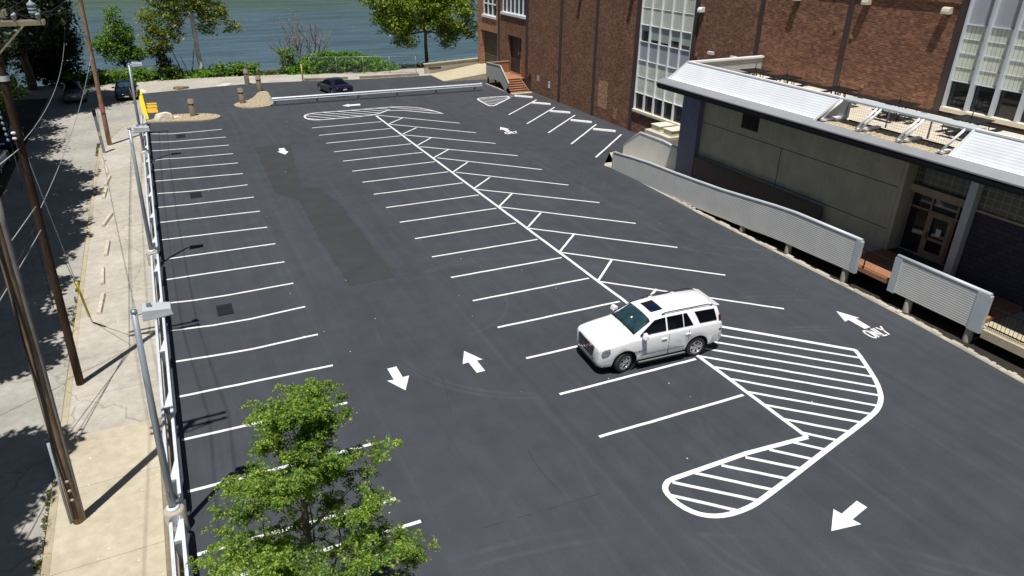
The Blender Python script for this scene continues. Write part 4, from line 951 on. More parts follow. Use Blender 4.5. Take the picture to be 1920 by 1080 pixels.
# ------------------------------------------------------------------ guardrails
def wbeam(mb, a, b_, nrm, zc=.62):
    prof = [(.0, .155), (.035, .15), (.08, .105), (.08, .065), (.01, .02), (.01, -.02), (.08, -.065), (.08, -.105), (.035, -.15), (.0, -.155)]
    a = Vector(a); b_ = Vector(b_); n_ = Vector(nrm); k = len(prof)
    vs = [tuple(a+n_*o+Vector((0, 0, zc+z))) for o, z in prof]+[tuple(b_+n_*o+Vector((0, 0, zc+z))) for o, z in prof]
    vs += [tuple(a+n_*(o-.012)+Vector((0, 0, zc+z))) for o, z in prof]+[tuple(b_+n_*(o-.012)+Vector((0, 0, zc+z))) for o, z in prof]
    fs = [(i, i+1, k+i+1, k+i) for i in range(k-1)]+[(2*k+i, 3*k+i, 3*k+i+1, 2*k+i+1) for i in range(k-1)]
    fs += [(0, k, 3*k, 2*k), (k-1, 3*k-1+0, 4*k-1, 2*k-1)] if 0 else [(0, k, 3*k, 2*k), (k-1, 2*k-1, 4*k-1, 3*k-1)]
    mb.add(vs, fs)
def dbl_guard(y0, y1, label):
    t = thing('guardrail', (-1.72, (y0+y1)/2, .05), label, 'guardrail', 'double galvanized guardrails beside the pavement')
    for s, nm in ((-1, 'beam'), (1, 'beam')):
        m = MB(); x = -1.74+s*.10; wbeam(m, (x, y0, 0), (x, y1, 0), (s, 0, 0)); m.build(nm, 'galvanized', t, True)
        m = MB(); m.box(x+s*.005-.012, x+s*.06+.012, y0, y1, .770, .785); m.build('beam_lip', 'galvanized', t, True)
    y = y0+.6
    while y < y1:
        MB().box(-1.81, -1.67, y-.05, y+.05, -.1, .76).build('post', 'galvanized_dark', t, True)
        MB().add([(-1.83, y+.06, .745), (-1.65, y+.06, .745), (-1.65, y+.95, .745)], [(0, 1, 2)]).build('gusset', 'galvanized', t, True)
        y += 3.6
    for yy, sg in ((y0, -1), (y1, 1)):
        m = MB(); n_ = 8; vs = []
        for k in range(n_+1):
            a = PI*k/n_; vs += [(-1.74+.17*math.cos(a), yy+sg*.22*math.sin(a), .46), (-1.74+.17*math.cos(a), yy+sg*.22*math.sin(a), .775)]
        m.add(vs, [(2*k, 2*k+1, 2*k+3, 2*k+2) for k in range(n_)], True); m.build('end_wrap', 'galvanized', t, True)
dbl_guard(-4, 15.35, 'nearest double guardrail, running out of the bottom of the picture')
dbl_guard(16.35, 33.3, 'double guardrail between the nearest and the middle parking lot lamp')
dbl_guard(34.25, 51.3, 'double guardrail between the middle and the farthest parking lot lamp')
dbl_guard(52.25, 63.3, 'farthest double guardrail, ending at the pebble island')
t = thing('guardrail', (18.5, 65.6, 0), 'long straight galvanized guardrail crossing the far end of the lot', 'guardrail')
A, B = Vector((8.66, 66.15, 0)), Vector((28.45, 65.0, 0)); u = (B-A).normalized(); nn = Vector((u.y, -u.x, 0))
m = MB(); wbeam(m, A, B, nn, .58); m.build('beam', 'galvanized', t, True)
m = MB(); wbeam(m, A+nn*-.2, B+nn*-.2, -nn, .58); m.build('beam', 'galvanized', t, True)
for x in (8.9, 12.58, 16.34, 20.03, 23.87, 27.84):
    p = A+u*(x-8.66); MB().box(p.x-.07, p.x+.07, p.y+.02, p.y+.16, 0, .72).build('post', 'galvanized_dark', t, True)
for p, s in ((A, -1), (B, 1)):
    m = MB(); vs = []
    for k in range(9):
        a = PI*k/8; q = p+u*s*.22*math.sin(a)+nn*(-.1+.17*math.cos(a)); vs += [(q.x, q.y, .40), (q.x, q.y, .76)]
    m.add(vs, [(2*k, 2*k+1, 2*k+3, 2*k+2) for k in range(8)], True); m.build('end_wrap', 'galvanized', t, True)

# ------------------------------------------------------------------ lamps
lp = thing('parking_lamp', (-1.78, 15.85, 0), 'nearest grey parking lot lamp with a boxy head over the guardrail', 'lamp post', 'grey parking lot lamps along the guardrail')
MB().lathe([(.26, -.1), (.26, .72), (.22, .78), (.001, .8)], (0, 0, 0), 18).build('base', 'pale_concrete', lp)
MB().lathe([(.16, .80), (.16, .84), (.10, .86)], (0, 0, 0), 16).build('collar', 'galvanized', lp)
MB().tube([(0, 0, .8), (.12, .03, 3.6), (.28, .08, 6.40)], [.095, .08, .062], 14).build('pole', 'pole_grey', lp)
MB().lathe([(.072, 6.38), (.072, 6.43), (.001, 6.45)], (.28, .08, 0), 14).build('cap', 'galvanized_dark', lp)
MB().tube([(.28, .08, 6.32), (.52, .08, 6.34)], .035, 8).build('arm', 'lamp_grey', lp)
hd = MB().hull8([(.42, -.16, 6.22), (1.06, -.12, 6.24), (1.06, .28, 6.24), (.42, .32, 6.22)], [(.45, -.13, 6.48), (1.03, -.09, 6.41), (1.03, .25, 6.41), (.45, .29, 6.48)]).build('lamp_head', 'lamp_grey', lp, bevel=.02)
MB().box(.50, 1.0, -.08, .24, 6.212, 6.221).build('lens', 'lens_clear', hd)
MB().box(.55, .65, .03, .12, 6.46, 6.53).build('photocell', 'galvanized_dark', hd)
MB().box(-.07, .0, -.11, -.085, 1.1, 1.35).build('hand_hole_cover', 'galvanized_dark', lp)
dup(lp, (-1.84, 33.8, 0), label='middle grey parking lot lamp, its shadow beside a stall line')
dup(lp, (-1.84, 51.8, 0), label='farthest grey parking lot lamp, standing near the yellow kerb')

# ------------------------------------------------------------------ utility poles
def pole(loc, top, r0, r1, mt, label):
    t = thing('utility_pole', loc, label, 'utility pole', 'wooden utility poles along the street')
    dx, dy, H0 = top; N_ = 10
    MB().tube([(dx*k/N_, dy*k/N_, H0*k/N_-(.1 if k == 0 else 0)) for k in range(N_+1)], [r0+(r1-r0)*k/N_ for k in range(N_+1)], 16).build('shaft', mt, t)
    return t
def crossarms(t, dx, dy, z, half=1.25, yo=.16, ins='porcelain'):
    for s in (-1, 1):
        a = MB().bar((dx-half, dy+s*yo, z), (dx+half, dy+s*yo, z), .10, .12).build('crossarm', 'grey_timber', t)
        for x in (-half+.12, -half*.45, half*.45, half-.12):
            m = MB(); m.lathe([(.02, z+.06), (.03, z+.12), (.06, z+.14), (.035, z+.17), (.055, z+.20), (.03, z+.24), (.001, z+.26)], (dx+x, dy+s*yo, 0), 10); m.build('insulator', ins, a)
    MB().bar((dx, dy-yo-.05, z-.75), (dx+half*.6, dy-yo-.05, z-.05), .05).build('brace', 'grey_timber', t)
    MB().bar((dx, dy-yo-.05, z-.75), (dx-half*.6, dy-yo-.05, z-.05), .05).build('brace', 'grey_timber', t)
pa = pole((-4.12, 17.2, .1), (.62, .2, 12.9), .135, .10, 'weathered_pole', 'nearest utility pole with a grey conduit and three round tags')
crossarms(pa, .58, .19, 12.4, 1.1)
m = MB(); N_ = 12; m.tube([(.135+.62*z/12.9, .0+.2*z/12.9, z) for z in np.linspace(0, 9.0, N_)], [.04+.03*k/(N_-1) for k in range(N_)], 12); m.build('conduit', 'conduit_grey', pa)
m = MB(); m.tube([(-.17+.62*z/12.9, .0, z) for z in (0, 1.3, 2.6)], .035, 10); m.build('small_conduit', 'porcelain', pa)
m = MB(); m.tube([(-.06+.62*z/12.9+.03*math.sin(z*2), -.13+.2*z/12.9, z) for z in np.linspace(.2, 9.5, 30)], .022, 6); m.tube([(.0+.62*z/12.9+.03*math.sin(z*1.3+1), -.14+.2*z/12.9, z) for z in np.linspace(.2, 9.5, 30)], .022, 6); m.build('cable', 'cable_black', pa)
for z in (.85, 1.15, 1.45):
    MB().lathe([(.05, 0), (.05, .01), (.001, .012)], (0, 0, 0), 12, 'Y').v
    m = MB(); m.lathe([(.045, -.15), (.045, -.16), (.001, -.161)], (.02+.62*z/12.9, 0, z), 12, 'Y'); m.build('round_tag', 'pale_concrete', pa)
pb_ = pole((-4.42, 24.3, .1), (.60, .1, 12.2), .13, .105, 'dark_pole', 'dark brown utility pole second from the camera with a transformer arm at its top')
crossarms(pb_, .6, .1, 11.55)
m = MB(); m.lathe([(.09, 11.75), (.11, 11.77), (.11, 11.82), (.08, 11.84), (.11, 11.86), (.11, 11.91), (.08, 11.93), (.11, 11.95), (.11, 12.02), (.03, 12.08), (.001, 12.2)], (1.62, .26, 0), 14); m.build('cutout_insulator', 'porcelain', pb_)
m = MB(); m.lathe([(.135, 10.05), (.135, 10.2)], (.50, .085, 0), 14); m.build('steel_band', 'galvanized', pb_)
m = MB()
for z in (8.6, 8.45): m.lathe([(.05, z), (.07, z+.03), (.05, z+.07), (.001, z+.08)], (.36, -.13, 0), 10)
m.build('spool_insulator', 'paper_white', pb_)
m = MB()
for k in range(6): m.lathe([(.02, 9.2-k*.16), (.05, 9.24-k*.16), (.02, 9.3-k*.16)], (.18, -.1, 0), 8)
m.build('insulator_string', 'porcelain', pb_)
m = MB(); m.tube([(-.19+.6*z/12.2, -.05, z) for z in (3, 6, 9)], .012, 6); m.build('ground_wire', 'cable_black', pb_)
pc = pole((-4.13, 57.4, .1), (.55, .05, 12.5), .16, .12, 'orange_pole', 'tan utility pole farthest up the street with a small pink notice')
crossarms(pc, .53, .05, 11.8)
m = MB(); m.box(-.03, .21, -.175, -.165, 2.35, 2.95); m.build('notice', 'sign_red', pc)
sg = thing('signpost', (-4.42, 55.25, .1), 'dark square metal signpost with a yellow sticker beside the tan utility pole', 'signpost')
MB().box(-.09, .09, -.09, .09, -.1, 2.6).build('post', 'galvanized_dark', sg, bevel=.01)
MB().box(-.11, .11, -.11, .11, 2.602, 3.05).build('head', 'black_metal', sg, bevel=.02)
MB().box(-.08, .08, -.098, -.092, 1.2, 1.5).build('sticker', 'sign_yellow', sg)

# wires
def wire(a, b_, sag, r, mt, label, n_=18):
    a = Vector(a); b_ = Vector(b_); pts = []
    for k in range(n_+1):
        s = k/n_; p = a.lerp(b_, s); p.z -= sag*4*s*(1-s); pts.append(p)
    o = MB().tube(pts, r, 5).build('overhead_wire', mt); return tag(o, label, 'wire', 'overhead wires between the poles')
tp = {'A': (-3.53, 17.39, 12.7), 'B': (-3.82, 24.4, 11.9), 'C': (-3.6, 57.45, 12.15)}
for i, dx in enumerate((-1.13, -.56, .56, 1.13)):
    w1 = ['outermost street side', 'inner street side', 'inner lot side', 'outermost lot side'][i]
    wire((tp['A'][0]+dx, 17.39, 12.65), (tp['B'][0]+dx, 24.4, 11.85), .15, .012, 'cable_black', w1+' wire between the nearest and dark utility poles')
    wire((tp['B'][0]+dx, 24.4, 11.85), (tp['C'][0]+dx, 57.45, 12.1), .9, .012, 'cable_black', w1+' wire between the dark and farthest utility poles')
    wire((tp['A'][0]+dx, 17.39, 12.65), (tp['A'][0]+dx-1.5, -25, 12.5), .8, .012, 'cable_black', w1+' wire running back from the nearest utility pole')
wire((-3.84, 57.3, 6.4), (-4.05, 24.5, 6.3), .5, .014, 'cable_grey', 'straight pale service wire from the tan pole down to the dark pole')
wire((-7.4, 88, 6.2), (-4.0, 24.45, 8.35), 1.5, .014, 'cable_grey', 'sagging pale wire curving from the riverside trees to the dark pole')
wire((-4.08, 24.2, 6.5), (-7.8, 14.0, 4.0), .1, .016, 'cable_grey', 'white guy wire dropping from the dark pole out of the left edge')
wire((-4.14, 24.2, 5.75), (-6.6, 14.2, 4.2), .15, .016, 'cable_grey', 'lower white wire dropping from the dark pole toward the left edge')
wire((-4.12, 24.2, 6.1), (-6.9, 14.2, 3.9), .35, .012, 'cable_black', 'slack black cable hanging beside the white wires')
wire((-3.98, 24.3, 8.3), (-9.5, 21.0, 6.0), .3, .014, 'cable_grey', 'pale twisted service drop leaving the dark pole to the left')
gw = thing('guy_wire', (-4.25, 29.0, .1), 'guy wire with a bright yellow plastic guard anchored in the pavement', 'guy wire')
a, b_ = Vector((-4.25, 28.95, .1)), Vector((-3.98, 24.4, 8.6))
MB().tube([a, b_], .012, 5).build('wire', 'cable_grey', gw, True); MB().tube([a+Vector((.04, 0, 0)), Vector((-4.1, 24.45, 7.2))], .010, 5).build('wire', 'cable_black', gw, True)
MB().tube([a.lerp(b_, .04), a.lerp(b_, .27)], .045, 8).build('yellow_guard', 'yellow_paint', gw, True)

# ------------------------------------------------------------------ vehicles
def ring(x, w_, zb, zs, wr, zt):
    half = [(0, zb), (.72*w_, zb), (.92*w_, zb+.03), (w_*.985, zb+.14), (w_, zb+(zs-zb)*.55), (w_*.99, zs-.10), (w_*.965, zs-.02), (w_*.93 if zt > zs+.2 else w_*.90, zs+.02)]
    g0 = half[-1]
    if zt > zs+.2: half += [(g0[0]+(wr-g0[0])*.5, zs+(zt-zs)*.5), (wr, zt-.09), (wr-.07, zt-.02), (wr*.5, zt+.015), (0, zt+.025)]
    else: half += [(w_*.85, zs+.04), (wr, zt-.01), (wr*.8, zt), (wr*.45, zt+.015), (0, zt+.02)]
    return [(x, y, z) for y, z in half]
def interp_rings(st, sub=3):
    out = []
    n_ = len(st)
    for i in range(n_-1):
        p0, p1, p2, p3 = st[max(0, i-1)], st[i], st[i+1], st[min(n_-1, i+2)]
        for k in range(sub):
            t_ = k/sub
            if p1[6] or p2[6]: out.append(tuple(p1[j]+(p2[j]-p1[j])*t_ for j in range(6)))
            else:
                out.append(tuple(p1[j]+(p2[j]-p1[j])*t_ for j in range(6)))
    out.append(st[-1][:6]); return out
def car(name, loc, rz, st, paint, wheels, wr_, label, cat, win, ws_st, rw_st, turn=0, opts={}, group=None):
    t = thing(name, loc, label, cat, group, rz)
    R_ = [ring(*s[:6]) for s in st]; K = len(R_[0])
    mb = MB(); vs = []
    for r in R_: vs += r+[(p[0], -p[1], p[2]) for p in reversed(r[1:-1])]
    k2 = 2*K-2; fs = []
    for i in range(len(R_)-1):
        for k in range(k2): fs.append((i*k2+k, i*k2+(k+1) % k2, (i+1)*k2+(k+1) % k2, (i+1)*k2+k))
    fs += [tuple(range(k2)), tuple(reversed(range((len(R_)-1)*k2, len(R_)*k2)))]
    mb.add(vs, fs, True); body = mb.build('body', paint, t)
    cut = MB()
    for wx in wheels:
        for s in (-1, 1):
            y0, y1 = sorted((s*(st[3][1]-.30), s*(st[3][1]+.3)))
            prof = [(.001, y0), (wr_+.10, y0), (wr_+.10, y1), (.001, y1)]; cut.lathe(prof, (wx, 0, wr_+.01), 28, 'Y')
    co_ = cut.build('cutter', paint); bpy.context.view_layer.update(); co_.matrix_world = t.matrix_basis.copy(); bpy.context.view_layer.update()
    md = body.modifiers.new('b', 'BOOLEAN'); md.operation = 'DIFFERENCE'; md.object = co_; md.solver = 'EXACT'
    bv = body.modifiers.new('bv', 'BEVEL'); bv.width = .018; bv.segments = 2; bv.limit_method = 'ANGLE'; bv.angle_limit = rad(38)
    dg = bpy.context.evaluated_depsgraph_get(); me = bpy.data.meshes.new_from_object(body.evaluated_get(dg)); body.modifiers.clear(); body.data = me
    me.name = 'body'
    bpy.data.objects.remove(co_, do_unlink=True)
    try: me.set_sharp_from_angle(angle=rad(32))
    except Exception: pass
    # inner dark tub
    MB().box(st[-1][0]+.25, st[0][0]-.25, -(st[3][1]-.32), st[3][1]-.32, .22, .62).build('underbody', 'plastic_black', t)
    for wx in wheels:
        for s in (-1, 1):
            yi, yo = s*(st[3][1]-.29), s*(st[3][1]-.035)
            MB().lathe([(.001, yi), (wr_+.092, yi), (wr_+.097, yo)], (wx, 0, wr_+.01), 28, 'Y').build('wheel_well', 'plastic_black', t)
    # wheels
    for wx in wheels:
        for s in (-1, 1):
            w0 = bpy.data.objects.new('wheel', None); COL.objects.link(w0); w0.parent = t; w0.location = (wx, s*(st[3][1]-.14), wr_)
            w0.rotation_euler = (0, 0, turn if wx > 0 else 0)
            W = .125
            MB().lathe([(wr_*.66, -W), (wr_*.9, -W), (wr_*.985, -W+.03), (wr_, -W*.4), (wr_, W*.4), (wr_*.985, W-.03), (wr_*.9, W), (wr_*.66, W), (wr_*.66, -W)], (0, 0, 0), 32, 'Y').build('tyre', 'tyre_rubber', w0)
            rm = MB(); rm.lathe([(wr_*.665, s*W), (wr_*.62, s*(W+.004)), (wr_*.60, s*W*.6), (wr_*.60, -s*W*.8)], (0, 0, 0), 28, 'Y')
            rm.lathe([(.001, s*W*.92), (wr_*.14, s*W*.92), (wr_*.17, s*W*.6)], (0, 0, 0), 14, 'Y')
            for q in range(6):
                for dq in (-.13, .13):
                    a = q*PI/3+dq; rm.bar((math.cos(a)*wr_*.10, s*W*.80, math.sin(a)*wr_*.10), (math.cos(a+dq*.4)*wr_*.61, s*W*.72, math.sin(a+dq*.4)*wr_*.61), .035, .03, (0, 1, 0))
            rm.build('rim', 'alloy', w0)
            MB().lathe([(.001, s*W*.30), (wr_*.60, s*W*.30)], (0, 0, 0), 20, 'Y').build('brake_disc', 'dark_metal', w0)
    # glazing
    def gpatch(nm, ia, ib, ta, tb, mt, off=.012, inner=(9, 12), parent=t, nseg=4):
        ra, rb = R_[ia], R_[ib]; idx = list(range(inner[0], inner[1]+1)); rows_ = []
        full = [(ra[k], rb[k], 1) for k in idx]+[(ra[k], rb[k], -1) for k in reversed(idx[:-1] if idx[-1] == K-1 else idx)]
        vs = []
        for j in range(nseg+1):
            tt = ta+(tb-ta)*j/nseg
            for (pa_, pb2, s) in full:
                p = Vector(pa_).lerp(Vector(pb2), tt); vs.append(Vector((p.x, p.y*s*.985, p.z)))
        c = len(full); fs = [(j*c+k, j*c+k+1, (j+1)*c+k+1, (j+1)*c+k) for j in range(nseg) for k in range(c-1)]
        d0 = (Vector(rb[K-1])-Vector(ra[K-1])); nr = Vector((-d0.z, 0, d0.x));
        if nr.z < 0: nr = -nr
        nr.normalize(); vs = [v+nr*off for v in vs]
        o = MB().add(vs, fs, True).build(nm, mt, parent)
        sd = o.modifiers.new('s', 'SOLIDIFY'); sd.thickness = .01; sd.offset = -1; return o
    ms = st[win['ref']]; wtop = ring(*ms[:6])
    yb, zb_ = wtop[7][1], wtop[7][2]; yt_, zt_ = wtop[9][1], wtop[9][2]
    def yof(z): return yb+(yt_-yb)*(z-zb_)/(zt_-zb_)+.024
    for s in (-1, 1):
        for nm, poly in win['side']:
            m = MB(); q = [(x, s*yof(z), z) for x, z in poly]; qi = [(x, s*(yof(z)-.02), z) for x, z in poly]; n_ = len(q)
            m.add(q+qi, [tuple(range(n_)), tuple(range(n_, 2*n_))]+[(i, (i+1) % n_, n_+(i+1) % n_, n_+i) for i in range(n_)])
            m.build(nm, 'car_glass', t)
    gpatch('windshield', *ws_st, 'windshield_glass'); gpatch('rear_window', *rw_st, 'car_glass')
    for (nm, mt, fn_) in opts.get('extra', []): 
        m = MB(); fn_(m); m.build(nm, mt, t)
    return t, R_, gpatch
# big white SUV
S = [(2.63, .74, .46, .99, .54, 1.03, 0), (2.59, .87, .37, 1.06, .64, 1.10, 0), (2.46, .96, .30, 1.11, .72, 1.165, 0), (2.15, 1.0, .30, 1.16, .77, 1.225, 0), (1.75, 1.02, .30, 1.21, .80, 1.29, 0), (1.27, 1.02, .32, 1.27, .84, 1.36, 0),
     (.50, 1.02, .32, 1.31, .74, 1.84, 0), (-.15, 1.02, .32, 1.32, .76, 1.90, 0), (-1.3, 1.02, .32, 1.33, .76, 1.91, 0), (-2.10, 1.015, .36, 1.33, .745, 1.88, 0), (-2.32, 1.0, .40, 1.32, .73, 1.83, 0), (-2.40, .985, .42, 1.30, .70, 1.72, 0), (-2.48, .95, .45, 1.22, .80, 1.27, 0), (-2.52, .86, .50, 1.0, .72, 1.04, 0)]
swin = {'ref': 8, 'side': [('side_window', [(1.04, 1.385), (.40, 1.79), (-.04, 1.82), (-.04, 1.385)]), ('side_window', [(-.11, 1.385), (-.11, 1.82), (-.76, 1.82), (-.76, 1.385)]), ('side_window', [(-.80, 1.385), (-.80, 1.82), (-.95, 1.82), (-1.18, 1.385)]), ('quarter_window', [(-1.46, 1.40), (-1.28, 1.81), (-2.12, 1.79), (-2.20, 1.40)])]}
ang = math.atan2(.078, -.997)
suv, RS, gp_ = car('suv', (14.57, 17.93, 0), ang, S, 'car_white', (1.60, -1.42), .40, 'large white SUV parked across the stall lines in the middle of the parking lot', 'SUV', swin, (5, 6, .06, .95), (11, 12, .05, .92), turn=rad(14))
sr = gp_('sunroof', 6, 7, .30, 1.05, 'sunroof_glass', .012, (11, 12))
def cb(nm, mt, f, bevel=0, par=suv):
    m = MB(); f(m); return m.build(nm, mt, par, bevel=bevel)
gr = cb('grille', 'plastic_black', lambda m: m.hull8([(2.585, -.52, .66), (2.65, -.46, .66), (2.65, .46, .66), (2.585, .52, .66)], [(2.55, -.60, 1.03), (2.635, -.56, 1.03), (2.635, .56, 1.03), (2.55, .60, 1.03)]))
for z in (.75, .85, .95): cb('grille_bar', 'chrome', lambda m: m.box(2.60+.0, 2.672-(z-.66)*.04, -.50, .50, z-.016, z+.016), par=gr)
cb('grille_surround', 'chrome', lambda m: (m.bar((2.625, -.58, 1.045), (2.625, .58, 1.045), .05, .035), m.bar((2.64, -.52, .64), (2.64, .52, .64), .05, .03), m.bar((2.645, .53, .64), (2.625, .59, 1.045), .04, .04), m.bar((2.645, -.53, .64), (2.625, -.59, 1.045), .04, .04)), par=gr)
def letters(txt, size, mat_, loc, rot, par, ext=.006):
    cu = bpy.data.curves.new('lettering', 'FONT'); cu.body = txt; cu.size = size; cu.align_x = 'CENTER'; cu.align_y = 'CENTER'; cu.extrude = ext; cu.space_character = 1.1
    o = bpy.data.objects.new('lettering', cu); COL.objects.link(o); dg = bpy.context.evaluated_depsgraph_get(); bpy.context.view_layer.update()
    me = bpy.data.meshes.new_from_object(o.evaluated_get(bpy.context.evaluated_depsgraph_get())); bpy.data.objects.remove(o, do_unlink=True)
    me.materials.clear(); me.materials.append(MATS[mat_]); q = bpy.data.objects.new('lettering', me); COL.objects.link(q); q.parent = par; q.location = loc; q.rotation_euler = rot; return q
letters('GMC', .17, 'emblem_red', (2.690, 0, .86), (PI/2, 0, PI/2), gr)
letters('YUKON', .13, 'chrome', (1.02, 1.027, .78), (PI/2, 0, PI), suv)
for s in (-1, 1):
    hl = cb('headlight', 'lens_clear', lambda m: m.hull8([(2.45, s*.64, .79), (2.625, s*.64, .79), (2.49, s*.985, .81), (2.26, s*.995, .81)], [(2.34, s*.64, 1.055), (2.59, s*.64, 1.045), (2.43, s*.975, 1.08), (2.02, s*.985, 1.10)]), .02)
    cb('lens', 'lens_clear', lambda m: (m.hull8([(2.5, s*.67, .83), (2.64, s*.67, .83), (2.585, s*.80, .83), (2.45, s*.80, .83)], [(2.48, s*.67, 1.06), (2.615, s*.67, 1.015), (2.56, s*.80, 1.025), (2.4, s*.80, 1.025)]), m.hull8([(2.4, s*.83, .84), (2.575, s*.83, .84), (2.50, s*.96, .85), (2.3, s*.96, .85)], [(2.36, s*.83, 1.07), (2.55, s*.83, 1.03), (2.46, s*.965, 1.04), (2.2, s*.965, 1.04)])), .01, hl)
    cb('fog_light', 'plastic_black', lambda m: m.hull8([(2.45, s*.46, .46), (2.635, s*.46, .46), (2.56, s*.86, .48), (2.4, s*.86, .48)], [(2.45, s*.46, .57), (2.645, s*.46, .57), (2.565, s*.88, .60), (2.4, s*.88, .60)]), .01)
    cb('taillight', 'lens_red', lambda m: m.hull8([(-2.515, s*.80, .95), (-2.35, s*.80, .95), (-2.31, s*1.01, .95), (-2.44, s*.985, .95)], [(-2.45, s*.76, 1.52), (-2.32, s*.76, 1.52), (-2.28, s*.925, 1.52), (-2.39, s*.90, 1.52)]), .01)
    mi = cb('mirror', 'car_white', lambda m: m.hull8([(.82, s*1.02, 1.33), (1.02, s*1.04, 1.33), (1.04, s*1.29, 1.35), (.88, s*1.29, 1.35)], [(.82, s*1.02, 1.52), (.98, s*1.04, 1.52), (.98, s*1.27, 1.52), (.86, s*1.27, 1.52)]), .03)
    cb('mirror_arm', 'plastic_black', lambda m: m.box(.86, .98, min(s*.92, s*1.05), max(s*.92, s*1.05), 1.32, 1.40))
    for x in (.05, -.95): cb('door_handle', 'car_white', lambda m: m.box(x-.11, x+.11, s*1.03-.02, s*1.03+.02, 1.07, 1.11), .008)
    cb('running_board', 'plastic_black', lambda m: m.box(-.92, 1.08, min(s*.92, s*1.06), max(s*.92, s*1.06), .27, .332), .01)
    cb('rocker_trim', 'alloy', lambda m: m.box(-.90, 1.05, min(s*1.02, s*1.075), max(s*1.02, s*1.075), .335, .36))
    cb('roof_rail', 'plastic_black', lambda m: (m.tube([(.05, s*.68, 1.90), (-.1, s*.68, 1.955), (-1.9, s*.68, 1.955), (-2.1, s*.68, 1.90)], .022, 8)))
    cb('door_seam', 'dark_metal', lambda m: (m.box(-.165, -.155, s*1.015-.008, s*1.015+.008, .40, 1.24), m.box(-1.0, -.99, s*1.015-.008, s*1.015+.008, .85, 1.24), m.box(-.9, .98, s*1.02-.003, s*1.02+.005, .60, .612)))
cb('front_bumper', 'plastic_black', lambda m: m.hull8([(2.30, -.90, .28), (2.58, -.72, .28), (2.58, .72, .28), (2.30, .90, .28)], [(2.35, -.96, .38), (2.63, -.74, .40), (2.63, .74, .40), (2.35, .96, .38)]), .02)
cb('rear_bumper', 'car_white', lambda m: m.hull8([(-2.62, -.82, .45), (-2.30, -1.0, .45), (-2.30, 1.0, .45), (-2.62, .82, .45)], [(-2.62, -.84, .66), (-2.30, -1.01, .70), (-2.30, 1.01, .70), (-2.62, .84, .66)]), .03)
cb('rear_spoiler', 'car_white', lambda m: m.hull8([(-2.46, -.66, 1.80), (-2.19, -.70, 1.86), (-2.19, .70, 1.86), (-2.46, .66, 1.80)], [(-2.44, -.64, 1.84), (-2.16, -.68, 1.925), (-2.16, .68, 1.925), (-2.44, .64, 1.84)]), .015)
cb('roof_antenna', 'car_white', lambda m: m.prism_y([(-1.95, 1.90), (-2.15, 1.90), (-2.12, 1.97)], -.02, .02))
cb('licence_plate', 'paper_white', lambda m: m.box(-2.57, -2.535, -.16, .16, .80, .95))
cb('windshield_sticker', 'paper_white', lambda m: m.add([(.92, .02, 1.625), (.86, .02, 1.665), (.86, .10, 1.665), (.92, .10, 1.625)], [(0, 1, 2, 3)]))
cb('wiper', 'plastic_black', lambda m: (m.bar((1.24, .1, 1.40), (1.08, .62, 1.49), .02), m.bar((1.24, -.5, 1.40), (1.08, .02, 1.51), .02)))

